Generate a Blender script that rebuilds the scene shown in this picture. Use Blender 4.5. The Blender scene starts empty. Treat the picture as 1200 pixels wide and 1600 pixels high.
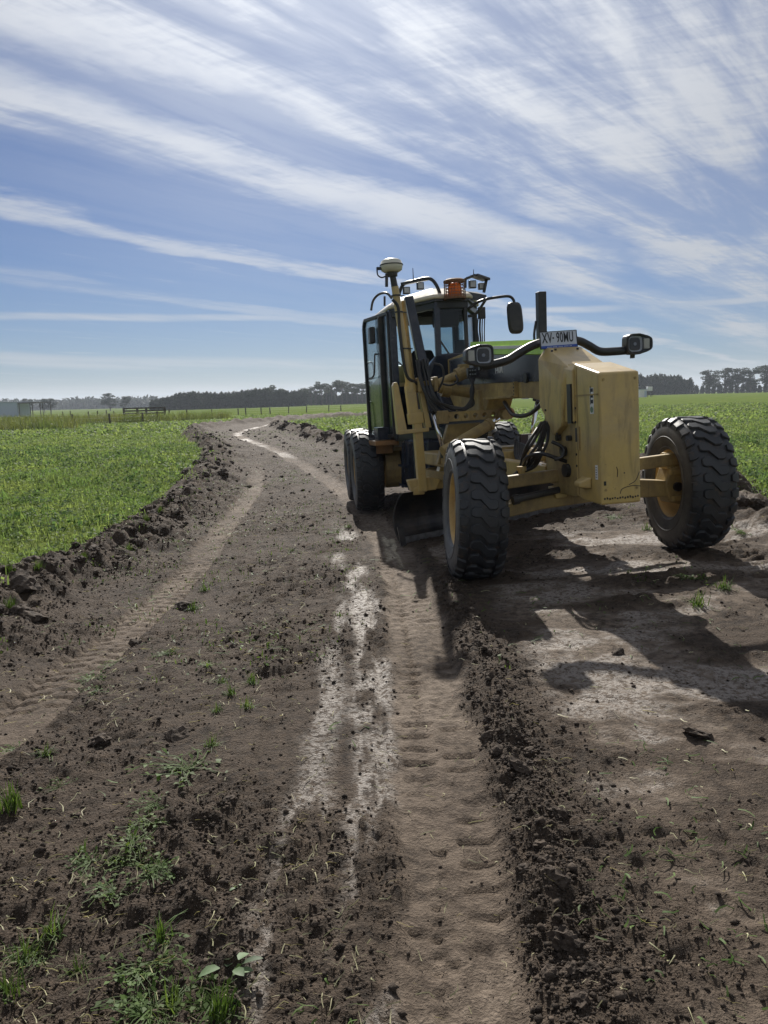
import bpy, bmesh, math, random
import numpy as np
from math import radians, sin, cos, pi, tan, atan2, sqrt, exp
from mathutils import Vector, Matrix, Euler
random.seed(7); rng = np.random.default_rng(11)
scene = bpy.context.scene
COL = scene.collection

# ------------------------------------------------------------------ camera, sky, sun, exposure
CAM_H = 1.7; PITCH = radians(8.3); ROLL = radians(1.3); FPX = 1200.0
SUN_EL = radians(36.0); SUN_AZ = radians(-3.4)        # azimuth from +Y towards +X
cf = np.array([0, cos(PITCH), -sin(PITCH)])
_r0 = np.array([1., 0, 0]); _u0 = np.array([0, sin(PITCH), cos(PITCH)])
cr = _r0*cos(ROLL) - _u0*sin(ROLL); cu = _u0*cos(ROLL) + _r0*sin(ROLL)
cd = bpy.data.cameras.new('camera'); camera = bpy.data.objects.new('camera', cd); COL.objects.link(camera)
cd.sensor_fit = 'VERTICAL'; cd.sensor_height = 36.0; cd.sensor_width = 27.0; cd.lens = 36.0*FPX/1600.0
cd.clip_start = 0.05; cd.clip_end = 8000
m = Matrix(((cr[0], cu[0], -cf[0], 0), (cr[1], cu[1], -cf[1], 0), (cr[2], cu[2], -cf[2], CAM_H), (0, 0, 0, 1)))
camera.matrix_world = m
scene.camera = camera

class NT:
    """small node-tree helper"""
    def __init__(s, nt): s.nt = nt; s.n = nt.nodes; s.l = nt.links
    def new(s, t, **kw):
        nd = s.n.new(t)
        for k, v in kw.items():
            if k == 'inp':
                for i, val in v.items(): s.set(nd.inputs[i], val)
            else: setattr(nd, k, v)
        return nd
    def set(s, sock, val):
        if isinstance(val, bpy.types.NodeSocket): s.l.new(val, sock)
        else: sock.default_value = val
    def math(s, op, a, b=0.0, c=0.0, clamp=False):
        nd = s.new('ShaderNodeMath', operation=op, use_clamp=clamp)
        s.set(nd.inputs[0], a); s.set(nd.inputs[1], b); s.set(nd.inputs[2], c); return nd.outputs[0]
    def noise(s, vec, scale, detail=4, rough=.55, dist=0.0, lac=2.0):
        nd = s.new('ShaderNodeTexNoise')
        if vec is not None: s.l.new(vec, nd.inputs['Vector'])
        nd.inputs['Scale'].default_value = scale; nd.inputs['Detail'].default_value = detail
        nd.inputs['Roughness'].default_value = rough; nd.inputs['Distortion'].default_value = dist
        nd.inputs['Lacunarity'].default_value = lac
        return nd.outputs['Fac']
    def ramp(s, fac, lo, hi, a=0.0, b=1.0, smooth=True):
        nd = s.new('ShaderNodeMapRange', interpolation_type='SMOOTHSTEP' if smooth else 'LINEAR')
        s.set(nd.inputs[0], fac); nd.inputs[1].default_value = lo; nd.inputs[2].default_value = hi
        nd.inputs[3].default_value = a; nd.inputs[4].default_value = b; return nd.outputs[0]
    def mix(s, fac, a, b, mode='MIX'):
        nd = s.new('ShaderNodeMix', data_type='RGBA', blend_type=mode)
        s.set(nd.inputs[0], fac)
        for i, v in ((6, a), (7, b)):
            if not isinstance(v, bpy.types.NodeSocket) and len(v) == 3: v = (*v, 1)
            s.set(nd.inputs[i], v)
        return nd.outputs[2]

world = bpy.data.worlds.new('World'); scene.world = world; world.use_nodes = True
W = NT(world.node_tree); W.n.clear()
sky = W.new('ShaderNodeTexSky', sky_type='NISHITA', sun_disc=False, sun_elevation=SUN_EL, sun_rotation=SUN_AZ)
sky.altitude = 0; sky.air_density = 1.0; sky.dust_density = 0.35; sky.ozone_density = 2.2
SKY_TINT = (.40, .525, .77)
tc = W.new('ShaderNodeTexCoord'); gen = tc.outputs['Generated']
sep = W.new('ShaderNodeSeparateXYZ'); W.l.new(gen, sep.inputs[0])
zc = W.math('MAXIMUM', sep.outputs[2], 0.0)
zz = W.math('ADD', zc, 0.05)
u = W.math('DIVIDE', sep.outputs[0], zz); v = W.math('DIVIDE', sep.outputs[1], zz)
CA = radians(49.0)           # streak direction on the cloud sheet
def rot2(ang):
    return (W.math('ADD', W.math('MULTIPLY', u, cos(ang)), W.math('MULTIPLY', v, sin(ang))), W.math('SUBTRACT', W.math('MULTIPLY', v, cos(ang)), W.math('MULTIPLY', u, sin(ang))))
a_, b_ = rot2(CA); af, bf = rot2(radians(-14.0))
def cvec(sa, sb, o=(0, 0, 0), ab=None):
    A, B = ab or (a_, b_)
    c = W.new('ShaderNodeCombineXYZ'); W.set(c.inputs[0], W.math('MULTIPLY_ADD', A, sa, o[0])); W.set(c.inputs[1], W.math('MULTIPLY_ADD', B, sb, o[1])); c.inputs[2].default_value = o[2]
    return c.outputs[0]
warp = W.noise(cvec(.55, .8, (2.2, 9.1, .7)), 1.0, 3, .5)
warp2 = W.noise(cvec(2.0, 3.2, (7.2, 3.1, 1.7)), 1.0, 5, .6)
bw = W.math('ADD', W.math('ADD', b_, W.math('MULTIPLY_ADD', warp, .75, -.375)), W.math('MULTIPLY_ADD', warp2, .50, -.25))
gap = W.math('POWER', 2.718, W.math('MULTIPLY', W.math('POWER', W.math('DIVIDE', W.math('SUBTRACT', bw, 1.93), .17), 2.0), -1.0))
sheet = W.math('MULTIPLY', W.ramp(bw, 2.85, 2.15), W.math('MULTIPLY_ADD', gap, -.72, 1.0))                       # the main bank of cirrus
wisp = W.math('MULTIPLY', W.ramp(W.math('ABSOLUTE', W.math('SUBTRACT', bw, 3.28)), .22, .02), .75)
wisp2 = W.math('MULTIPLY', W.ramp(W.math('ABSOLUTE', W.math('SUBTRACT', bw, 4.6)), .35, .05), .45)
cover = W.math('MAXIMUM', sheet, W.math('MAXIMUM', wisp, wisp2))
broad = W.noise(cvec(.55, 1.7, (3.4, 1.9, .3)), 1.0, 4, .55, .4)
streak = W.noise(cvec(.8, 4.2, (0.4, 7.7, 2.0)), 1.0, 8, .62, .5)
fibre = W.noise(cvec(2.2, 6.0, (5.0, 2.2, 4.0), (af, bf)), 1.3, 7, .64, 1.2)
den = W.math('MULTIPLY_ADD', W.ramp(broad, .34, .66), .55, W.math('MULTIPLY', W.ramp(streak, .33, .70), .50))
den = W.math('MULTIPLY', den, W.math('MULTIPLY_ADD', W.ramp(fibre, .22, .78), .42, .76))
ripple = W.noise(cvec(3.2, 9.0, (1.7, 6.2, 3.0), (af, bf)), 1.6, 5, .6, 1.4)
fine_ = W.noise(cvec(2.2, 16.0, (4.4, 1.1, 7.0)), 1.2, 6, .62, .5)
den = W.math('MULTIPLY', den, W.math('MULTIPLY_ADD', W.ramp(ripple, .28, .72), .20, .90))
den = W.math('MULTIPLY', den, W.math('MULTIPLY_ADD', W.ramp(fine_, .28, .72), .34, .82))
den = W.math('MULTIPLY', cover, W.ramp(den, .0, .74, .28, 1.0))
den = W.math('MAXIMUM', den, W.math('MULTIPLY', W.ramp(streak, .50, .78), .35))
sd = (cos(SUN_EL)*sin(SUN_AZ), cos(SUN_EL)*cos(SUN_AZ), sin(SUN_EL))
dt = W.new('ShaderNodeVectorMath', operation='DOT_PRODUCT'); W.l.new(gen, dt.inputs[0]); dt.inputs[1].default_value = sd
glow = W.math('POWER', W.math('MAXIMUM', dt.outputs['Value'], 0.0), 11.0)
# long thin contrail-like bars low over the horizon
def bar(v0, wv, sl, seed):
    wob = W.noise(cvec(.5, .5, (seed, 0, 0)), 1.0, 3)
    d = W.math('ABSOLUTE', W.math('SUBTRACT', W.math('SUBTRACT', sep.outputs[2], W.math('MULTIPLY', sep.outputs[0], sl)), W.math('MULTIPLY_ADD', wob, .012, v0-.006)))
    return W.math('MULTIPLY', W.ramp(d, wv, wv*.15), W.ramp(W.noise(cvec(.30, .9, (seed, 2, 5)), 1.0, 6), .30, .62))
b1 = bar(.1045, .0065, -.002, 1.3); b2 = bar(.042, .013, -.03, 8.1); b3 = bar(.016, .014, .004, 4.4)
den = W.math('MAXIMUM', den, W.math('MULTIPLY', W.math('POWER', glow, 1.4), W.ramp(streak, .25, .62, .42, .95)))
den = W.math('MAXIMUM', den, W.math('MULTIPLY', b1, .75))
den = W.math('MAXIMUM', den, W.math('MULTIPLY', b2, .62))
den = W.math('MAXIMUM', den, W.math('MULTIPLY', b3, .5))
cl = W.new('ShaderNodeVectorMath', operation='SCALE'); cl.inputs[0].default_value = (8.6, 8.85, 9.2)
W.set(cl.inputs['Scale'], W.math('MULTIPLY_ADD', glow, 1.10, .84))
skyt = W.mix(1.0, sky.outputs[0], W.mix(W.ramp(sep.outputs[2], 0.0, .22), (.385, .51, .76), SKY_TINT), 'MULTIPLY')
skyc = W.mix(W.math('MULTIPLY', den, .86), skyt, cl.outputs[0])
bg = W.new('ShaderNodeBackground'); W.l.new(skyc, bg.inputs[0]); bg.inputs[1].default_value = 0.05
wo = W.new('ShaderNodeOutputWorld'); W.l.new(bg.outputs[0], wo.inputs[0])

sl = bpy.data.lights.new('sun', 'SUN'); sun = bpy.data.objects.new('sun', sl); COL.objects.link(sun)
sl.energy = 5.0; sl.angle = radians(0.6); sl.color = (1.0, .955, .88)
sun.rotation_euler = Vector(sd).to_track_quat('Z', 'Y').to_euler(); sun.location = (0, 0, 50)
vs = scene.view_settings; vs.view_transform = 'Standard'; vs.look = 'None'; vs.gamma = 1; vs.use_curve_mapping = False
vs.exposure = 0.50
scene.cycles.max_bounces = 6; scene.cycles.transparent_max_bounces = 12

# ------------------------------------------------------------------ pixel helpers (a pixel gives a direction; the distance comes from what it touches)
def pray(px, py): return cf + cr*(px-600)/FPX + cu*(800-py)/FPX
def gpx(px, py, z=0.0):
    d = pray(px, py); t = (z-CAM_H)/d[2]; return np.array([0, 0, CAM_H]) + d*t
def at_dist(px, y):                       # world x of image column px at distance y (near the horizon)
    d = pray(px, 620); return d[0]/d[1]*y
GLOC = np.array([1.925, 7.25, 0.11]); GROT = (radians(-1.44), radians(-1.8), radians(11.85))
_cy, _sy = cos(GROT[2]), sin(GROT[2]); _ct, _st = cos(GROT[1]), sin(GROT[1]); _cp, _sp = cos(GROT[0]), sin(GROT[0])
GM = np.array([[_cy, -_sy, 0], [_sy, _cy, 0], [0, 0, 1]]) @ np.array([[1, 0, 0], [0, _cp, -_sp], [0, _sp, _cp]]) @ np.array([[_ct, 0, _st], [0, 1, 0], [-_st, 0, _ct]])
GC = GM.T @ (np.array([0, 0, CAM_H]) - GLOC)
def LY(px, py, Y): d = GM.T @ pray(px, py); return tuple(GC + d*((Y-GC[1])/d[1]))      # grader-local point on its cross plane Y
def LX(px, py, X): d = GM.T @ pray(px, py); return tuple(GC + d*((X-GC[0])/d[0]))      # grader-local point on its side plane X

# ------------------------------------------------------------------ object helpers
def tag(o, label=None, cat=None, group=None, kind=None):
    if label: o['label'] = label
    if cat: o['category'] = cat
    if group: o['group'] = group
    if kind: o['kind'] = kind
    return o
def empty(name, loc=(0, 0, 0), rot=(0, 0, 0), parent=None):
    o = bpy.data.objects.new(name, None); COL.objects.link(o); o.location = loc; o.rotation_euler = rot
    o.empty_display_size = .1
    if parent: o.parent = parent
    return o
def link(name, me, mat, parent=None, smooth=False, bevel=0, loc=None, rot=None):
    o = bpy.data.objects.new(name, me); COL.objects.link(o)
    if mat is not None and len(me.materials) == 0:
        for mm in (mat if isinstance(mat, (list, tuple)) else [mat]): me.materials.append(mm)
    if smooth: me.polygons.foreach_set('use_smooth', [True]*len(me.polygons))
    if parent: o.parent = parent
    if loc is not None: o.location = loc
    if rot is not None: o.rotation_euler = rot
    if bevel:
        b = o.modifiers.new('bevel', 'BEVEL'); b.width = bevel; b.segments = 2; b.limit_method = 'ANGLE'; b.angle_limit = radians(35)
    return o
class MB:
    def __init__(s): s.v = []; s.f = []
    def add(s, vs_, fs): n = len(s.v); s.v += [tuple(map(float, p)) for p in vs_]; s.f += [tuple(i+n for i in q) for q in fs]; return s
    def box(s, c, d, R=None):
        h = [x/2 for x in d]; pts = [Vector((sx*h[0], sy*h[1], sz*h[2])) for sz in (-1, 1) for sx, sy in ((-1, -1), (1, -1), (1, 1), (-1, 1))]
        if R is not None: pts = [R @ p for p in pts]
        return s.add([p+Vector(c) for p in pts], [(3, 2, 1, 0), (4, 5, 6, 7), (0, 1, 5, 4), (1, 2, 6, 5), (2, 3, 7, 6), (3, 0, 4, 7)])
    def bar(s, p, q, w, h, up=(0, 0, 1)):
        p = Vector(p); q = Vector(q); d = q-p; L = d.length; y = d.normalized(); x = y.cross(Vector(up)).normalized(); z = x.cross(y)
        return s.box((p+q)/2, (w, L, h), Matrix((x, y, z)).transposed())
    def cyl(s, p, q, r, r2=None, n=14, caps=True):
        p = Vector(p); q = Vector(q); r2 = r if r2 is None else r2; d = (q-p).normalized()
        x = d.orthogonal().normalized(); y = d.cross(x); vs_ = []
        for c, rr in ((p, r), (q, r2)):
            for i in range(n): t = 2*pi*i/n; vs_.append(c + (x*cos(t)+y*sin(t))*rr)
        fs = [(i, (i+1) % n, n+(i+1) % n, n+i) for i in range(n)]
        if caps: fs += [tuple(range(n-1, -1, -1)), tuple(range(n, 2*n))]
        return s.add(vs_, fs)
    def tube(s, pts, r, n=8, sub=6, smooth=True):
        P = [Vector(p) for p in pts]
        if smooth and len(P) > 2:
            Q = []
            for i in range(len(P)-1):
                a, b, c, d = P[max(i-1, 0)], P[i], P[i+1], P[min(i+2, len(P)-1)]
                for k in range(sub):
                    t = k/sub; Q.append(.5*((2*b)+(c-a)*t+(2*a-5*b+4*c-d)*t*t+(3*b-a-3*c+d)*t**3))
            P = Q+[P[-1]]
        vs_ = []; x = None
        for i, p in enumerate(P):
            d = (P[min(i+1, len(P)-1)]-P[max(i-1, 0)]).normalized()
            x = d.orthogonal().normalized() if x is None else (x - d*x.dot(d)).normalized()
            y = d.cross(x); rr = r[i] if isinstance(r, list) else r
            vs_ += [p+(x*cos(2*pi*k/n)+y*sin(2*pi*k/n))*rr for k in range(n)]
        fs = [(i*n+k, i*n+(k+1) % n, (i+1)*n+(k+1) % n, (i+1)*n+k) for i in range(len(P)-1) for k in range(n)]
        fs += [tuple(range(n-1, -1, -1)), tuple(range((len(P)-1)*n, len(P)*n))]
        return s.add(vs_, fs)
    def prism(s, poly, axis, a, b):
        """poly: 2-D outline, extruded along axis (0,1,2) from a to b"""
        def mk(p, t): q = list(p); q.insert(axis, t); return q
        n = len(poly); vs_ = [mk(p, a) for p in poly]+[mk(p, b) for p in poly]
        return s.add(vs_, [(i, (i+1) % n, n+(i+1) % n, n+i) for i in range(n)]+[tuple(range(n-1, -1, -1)), tuple(range(n, 2*n))])
    def hull(s, pts):
        bm = bmesh.new(); [bm.verts.new(p) for p in pts]; bmesh.ops.convex_hull(bm, input=bm.verts[:])
        bmesh.ops.dissolve_limit(bm, angle_limit=.01, verts=bm.verts[:], edges=bm.edges[:])
        bm.verts.index_update(); s.add([v_.co for v_ in bm.verts], [tuple(v_.index for v_ in f.verts) for f in bm.faces]); bm.free(); return s
    def lathe(s, prof, n=48, axis=0, c=(0, 0, 0), closed=False):
        """prof: (along axis, radius)"""
        vs_ = []
        for a, r in prof:
            for k in range(n):
                t = 2*pi*k/n; p = [r*cos(t), r*sin(t)]; p.insert(axis, a); vs_.append([p[i]+c[i] for i in range(3)])
        m_ = len(prof); fs = []
        for i in range(m_ if closed else m_-1):
            j = (i+1) % m_
            fs += [(i*n+k, i*n+(k+1) % n, j*n+(k+1) % n, j*n+k) for k in range(n)]
        return s.add(vs_, fs)
    def mesh(s, name):
        me = bpy.data.meshes.new(name); me.from_pydata(s.v, [], s.f)
        bm = bmesh.new(); bm.from_mesh(me); bmesh.ops.recalc_face_normals(bm, faces=bm.faces[:]); bm.to_mesh(me); bm.free()
        return me
    def build(s, name, mat, parent=None, **kw): return link(name, s.mesh(name), mat, parent, **kw)
def each(name, mat, parent, fns, **kw):
    for fn in fns:
        mb_ = MB(); fn(mb_); mb_.build(name, mat, parent, **kw)
def text_mesh(name, txt, size, mat, parent, loc, rot, sx=1.0, extr=.001):
    c = bpy.data.curves.new(name, 'FONT'); c.body = txt; c.size = size; c.extrude = extr; c.align_x = 'CENTER'; c.align_y = 'CENTER'; c.resolution_u = 3; c.offset = .0012*size/.135; c.space_character = 1.08
    t = bpy.data.objects.new(name+'_c', c); COL.objects.link(t)
    dg = bpy.context.evaluated_depsgraph_get(); me = bpy.data.meshes.new_from_object(t.evaluated_get(dg))
    bpy.data.objects.remove(t); me.name = name
    me.transform(Matrix.Diagonal((sx, 1, 1, 1)))
    o = link(name, me, mat, parent, loc=loc, rot=rot); return o

# ------------------------------------------------------------------ materials
MATS = {}
def pbr(name, col, rough=.5, metal=0.0, var=.15, vscale=6.0, bump=0.0, bscale=40.0, dust=0.0, dustcol=(.17, .13, .095), spec=.5, coat=0, grime=0, sidewall=0):
    mt = bpy.data.materials.new(name); mt.use_nodes = True; N = NT(mt.node_tree); bs = N.n['Principled BSDF']
    oc = N.new('ShaderNodeTexCoord').outputs['Object']
    n1 = N.noise(oc, vscale, 5, .6); k = N.ramp(n1, .25, .75, 1-var, 1+var)
    cm = N.new('ShaderNodeVectorMath', operation='SCALE'); cm.inputs[0].default_value = col; N.set(cm.inputs['Scale'], k)
    c = cm.outputs[0]; r = N.ramp(n1, .2, .8, rough*.85, min(1, rough*1.15))
    if dust:
        d = N.math('MULTIPLY', N.ramp(N.noise(oc, 3.1, 8, .68, .4), .38, .72), dust); c = N.mix(d, c, dustcol)
        r = N.math('ADD', r, N.math('MULTIPLY', d, .3))
    if sidewall:
        sx_ = N.new('ShaderNodeSeparateXYZ'); N.l.new(oc, sx_.inputs[0]); rad = N.math('SQRT', N.math('ADD', N.math('POWER', sx_.outputs[1], 2.0), N.math('POWER', sx_.outputs[2], 2.0)))
        c = N.mix(N.math('MULTIPLY', N.ramp(rad, .60, .54), N.math('MULTIPLY', N.ramp(N.noise(oc, 7, 6, .65), .3, .7, .3, 1.0), sidewall)), c, (.13, .122, .115))
        mudk = N.math('MULTIPLY', N.ramp(N.noise(oc, 16, 6, .7), .50, .66), N.ramp(rad, .648, .625)); c = N.mix(N.math('MULTIPLY', mudk, N.ramp(rad, .57, .60)), c, (.06, .045, .034))
    if grime:
        mpg = N.new('ShaderNodeMapping'); mpg.inputs['Scale'].default_value = (5.5, 5.5, .9); N.l.new(oc, mpg.inputs[0])
        gk = N.math('MULTIPLY', N.math('MULTIPLY', N.ramp(N.noise(mpg.outputs[0], 2.2, 7, .66, .6), .46, .74), N.ramp(N.noise(oc, 1.4, 4), .3, .65)), grime)
        sp = N.math('MULTIPLY', N.ramp(N.noise(oc, 34, 5, .7), .63, .72), grime*1.2)
        c = N.mix(N.math('MAXIMUM', gk, sp, clamp=True), c, (.085, .064, .044))
    N.set(bs.inputs['Base Color'], c); N.set(bs.inputs['Roughness'], r); bs.inputs['Metallic'].default_value = metal
    bs.inputs['Specular IOR Level'].default_value = spec
    if coat: bs.inputs['Coat Weight'].default_value = coat; bs.inputs['Coat Roughness'].default_value = .12
    if bump:
        b = N.new('ShaderNodeBump'); b.inputs['Strength'].default_value = bump; b.inputs['Distance'].default_value = .01
        N.l.new(N.noise(oc, bscale, 4), b.inputs['Height']); N.l.new(b.outputs[0], bs.inputs['Normal'])
    MATS[name] = mt; return mt
M_yel = pbr('yellow_paint', (.50, .355, .12), .36, var=.08, dust=.42, dustcol=(.32, .265, .18), bump=.05, bscale=25, coat=.35, grime=.55)
M_yeld = pbr('worn_yellow_paint', (.36, .26, .095), .5, var=.25, dust=.65, dustcol=(.13, .09, .06), bump=.15, grime=.8)
M_org = pbr('rusty_orange_paint', (.30, .15, .05), .55, var=.3, dust=.5)
M_blk = pbr('black_steel', (.012, .014, .017), .38, var=.3, dust=.25)
M_nav = pbr('dark_decal', (.012, .018, .034), .22, var=.2, dust=.18, dustcol=(.20, .20, .21))
M_rub = pbr('tyre_rubber', (.020, .0235, .029), .5, var=.3, vscale=9, dust=.35, dustcol=(.065, .060, .056), bump=.12, bscale=60, sidewall=.75)
M_hos = pbr('hose_rubber', (.012, .013, .015), .45, dust=.2)
M_lime = pbr('lime_stripe', (.36, .62, .03), .4, dust=.15)
M_wht = pbr('white_paint', (.72, .72, .70), .45, var=.06, dust=.2)
M_cream = pbr('cream_roof_paint', (.62, .56, .44), .35, var=.08, dust=.3)
M_chr = pbr('chrome_rod', (.75, .77, .8), .12, metal=1.0, var=.05)
M_stl = pbr('polished_blade_steel', (.42, .44, .47), .30, metal=1.0, var=.3, vscale=14, dust=.3)
M_bld = pbr('blade_steel', (.035, .036, .04), .35, metal=.6, var=.4, dust=.4)
M_seat = pbr('seat_cloth', (.016, .017, .022), .9)
M_plate = pbr('plate_white', (.52, .56, .66), .35, var=.04, dust=.1)
M_ink = pbr('plate_ink', (.01, .012, .02), .5)
M_blue = pbr('plate_blue', (.012, .06, .35), .4)
M_mesh = pbr('rusty_guard', (.15, .07, .03), .7, var=.35)
M_gnss = pbr('receiver_plastic', (.62, .60, .50), .35, var=.05, dust=.2)
M_wood = pbr('weathered_timber', (.075, .062, .052), .85, var=.3, vscale=3)
M_shed = pbr('pale_steel_cladding', (.40, .47, .56), .5, var=.08)
M_hide = pbr('case_cover', (.035, .018, .022), .5)
def glassm(name, tint, gloss):
    mt = bpy.data.materials.new(name); mt.use_nodes = True; N = NT(mt.node_tree); N.n.clear()
    t = N.new('ShaderNodeBsdfTransparent'); t.inputs[0].default_value = (*tint, 1); g = N.new('ShaderNodeBsdfGlossy'); g.inputs[1].default_value = .03
    fr = N.new('ShaderNodeFresnel'); fr.inputs[0].default_value = 1.45
    mx = N.new('ShaderNodeMixShader'); N.set(mx.inputs[0], N.math('MULTIPLY', fr.outputs[0], gloss)); N.l.new(t.outputs[0], mx.inputs[1]); N.l.new(g.outputs[0], mx.inputs[2])
    o = N.new('ShaderNodeOutputMaterial'); N.l.new(mx.outputs[0], o.inputs[0]); return mt
M_gla = glassm('cab_glass', (.70, .77, .79), .6)
M_len = glassm('lamp_lens', (.9, .92, .95), 1.0)
def leafm(name, col, col2, trans=.45, rough=.45, scale=.6, spec=.4):
    mt = bpy.data.materials.new(name); mt.use_nodes = True; N = NT(mt.node_tree); N.n.clear()
    ge = N.new('ShaderNodeNewGeometry'); n = N.noise(ge.outputs['Position'], scale, 4, .6)
    rp = N.new('ShaderNodeNewGeometry').outputs['Random Per Island']
    c = N.mix(N.ramp(n, .3, .7), col, col2); k = N.ramp(rp, 0, 1, .6, 1.35, False)  # random tone per leaf, on the grass also a painted stand-in for glints
    sc = N.new('ShaderNodeVectorMath', operation='SCALE'); N.l.new(c, sc.inputs[0]); N.set(sc.inputs['Scale'], k); c = sc.outputs[0]
    p = N.new('ShaderNodeBsdfPrincipled'); N.l.new(c, p.inputs['Base Color']); p.inputs['Roughness'].default_value = rough; p.inputs['Specular IOR Level'].default_value = spec
    t = N.new('ShaderNodeBsdfTranslucent'); tcm = N.mix(1.0, c, (1.22, 1.16, .72), 'MULTIPLY'); N.l.new(tcm, t.inputs[0])
    mx = N.new('ShaderNodeMixShader'); mx.inputs[0].default_value = trans; N.l.new(p.outputs[0], mx.inputs[1]); N.l.new(t.outputs[0], mx.inputs[2])
    o = N.new('ShaderNodeOutputMaterial'); N.l.new(mx.outputs[0], o.inputs[0]); return mt
M_grass = leafm('pasture_leaf', (.092, .158, .058), (.185, .240, .095), .60, .6, .55, .12)
M_weed = leafm('weed_leaf', (.060, .115, .022), (.10, .15, .04), .4, .6, 8, .2)
M_dock = leafm('dock_leaf', (.17, .23, .14), (.12, .18, .085), .35, .6, 14, .3)
M_long = leafm('rank_grass', (.095, .14, .035), (.16, .175, .06), .4, .6, .3)
M_straw = leafm('straw', (.50, .46, .30), (.36, .36, .20), .3, .6, 3)
M_tree = leafm('cypress_foliage', (.026, .040, .020), (.034, .050, .024), .15, .7, .12, .2)
M_pine = leafm('pine_foliage', (.032, .046, .026), (.04, .056, .03), .18, .7, .12, .2)
M_bark = pbr('bark', (.07, .06, .05), .9, var=.3)

# ------------------------------------------------------------------ ground: one sheet to the horizon
def hsh(ix, iy, s):
    h = (ix.astype(np.int64)*374761393 + iy.astype(np.int64)*668265263 + s*974711) & 0x7fffffff
    h = ((h ^ (h >> 13))*1274126177) & 0x7fffffff
    h = ((h ^ (h >> 15))*461845907) & 0x7fffffff
    return (h & 0xffffff)/float(0xffffff)
def vnoise(x, y, s=0):
    x0 = np.floor(x); y0 = np.floor(y); fx = x-x0; fy = y-y0; fx = fx*fx*(3-2*fx); fy = fy*fy*(3-2*fy)
    a = hsh(x0, y0, s); b = hsh(x0+1, y0, s); c = hsh(x0, y0+1, s); d = hsh(x0+1, y0+1, s)
    return (a*(1-fx)+b*fx)*(1-fy)+(c*(1-fx)+d*fx)*fy
def fbm(x, y, o=4, s=0, g=.5):
    t = 0; am = 1; tot = 0
    for i in range(o):
        t = t+am*vnoise(x*2**i+i*17.3, y*2**i+i*9.1, s+i); tot += am; am *= g
    return t/tot
def clods(x, y, cell, s, fill=.7):
    """rounded lumps: height 0..1"""
    gx = x/cell; gy = y/cell; x0 = np.floor(gx); y0 = np.floor(gy); best = np.zeros_like(x)
    for dx in (-1, 0, 1):
        for dy in (-1, 0, 1):
            cx = x0+dx; cy = y0+dy
            px = cx+hsh(cx, cy, s); py = cy+hsh(cx, cy, s+1); r = .25+.6*hsh(cx, cy, s+2)
            on = hsh(cx, cy, s+3) < fill
            q = 1-((gx-px)**2+(gy-py)**2)/(r*r)
            best = np.maximum(best, np.where(on & (q > 0), np.sqrt(np.maximum(q, 0))*r, 0))
    return best
def sstep(x, a, b): t = np.clip((x-a)/(b-a), 0, 1); return t*t*(3-2*t)
def W2(px): return np.array([gpx(*p)[:2] for p in px])
def pl_dist(x, y, P):
    """distance to a polyline, signed side (left of travel +), arc length"""
    best = np.full(x.shape, 1e9); side = np.zeros(x.shape); arc = np.zeros(x.shape); L = 0
    for (x0, y0), (x1, y1) in zip(P[:-1], P[1:]):
        dx, dy = x1-x0, y1-y0; l2 = dx*dx+dy*dy; l = sqrt(l2)
        t = np.clip(((x-x0)*dx+(y-y0)*dy)/l2, 0, 1); ex = x-x0-t*dx; ey = y-y0-t*dy; d = np.sqrt(ex*ex+ey*ey)
        mk = d < best; best = np.where(mk, d, best); side = np.where(mk, (dx*(y-y0)-dy*(x-x0))/l, side); arc = np.where(mk, L+t*l, arc); L += l
    return best, side, arc
def inpoly(x, y, P):
    ins = np.zeros(x.shape, bool); n = len(P)
    for i in range(n):
        x0, y0 = P[i]; x1, y1 = P[(i+1) % n]
        if y0 == y1: continue
        c = ((y0 > y) != (y1 > y)) & (x < (x1-x0)*(y-y0)/(y1-y0)+x0); ins ^= c
    return ins
def smoothpl(P, k=4):
    P = np.asarray(P, float); Q = []
    for i in range(len(P)-1):
        a, b, c, d = P[max(i-1, 0)], P[i], P[i+1], P[min(i+2, len(P)-1)]
        for j in range(k):
            t = j/k; Q.append(.5*((2*b)+(c-a)*t+(2*a-5*b+4*c-d)*t*t+(3*b-a-3*c+d)*t**3))
    return np.array(Q+[P[-1]])
L_EDGE = smoothpl(np.vstack([[[-4.2, -6.0], [-4.1, 2.0]], W2([(0, 893), (65, 873), (130, 838), (200, 800), (262, 760), (306, 722), (312, 703), (292, 691), (283, 681), (300, 672), (340, 665), (400, 659), (470, 653.5), (580, 647), (700, 641)])]))
R_EDGE = smoothpl(np.vstack([W2([(700, 645.5), (580, 651), (500, 656), (445, 661), (447, 667), (490, 678), (540, 692), (700, 716), (900, 744), (1060, 765), (1140, 780)]), [[4.6, 8.6], [5.3, 4.0], [5.6, -6.0]]]))
BARE = np.vstack([L_EDGE, R_EDGE])
MAIN = smoothpl(W2([(800, 1900), (742, 1600), (718, 1400), (695, 1230), (672, 1080), (650, 980), (628, 900), (604, 840), (575, 800), (530, 752), (480, 722), (430, 702), (390, 689), (372, 679), (388, 671), (430, 662.5)]))
LEFT = smoothpl(W2([(-420, 1500), (-180, 1280), (20, 1130), (110, 1040), (205, 955), (295, 875), (345, 812), (383, 765), (400, 738), (396, 716), (372, 697)]))
WHITE = smoothpl(W2([(600, 1900), (596, 1600), (592, 1350), (590, 1150), (576, 1000), (560, 900), (545, 840), (500, 760), (470, 726)]))
WHIT2 = smoothpl(W2([(420, 1700), (450, 1450), (478, 1280), (512, 1100), (525, 950), (528, 860)]))
BERM = smoothpl(W2([(935, 1900), (905, 1600), (880, 1470), (845, 1310), (802, 1190), (772, 1100), (742, 1010), (712, 945), (690, 900)]))
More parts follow.
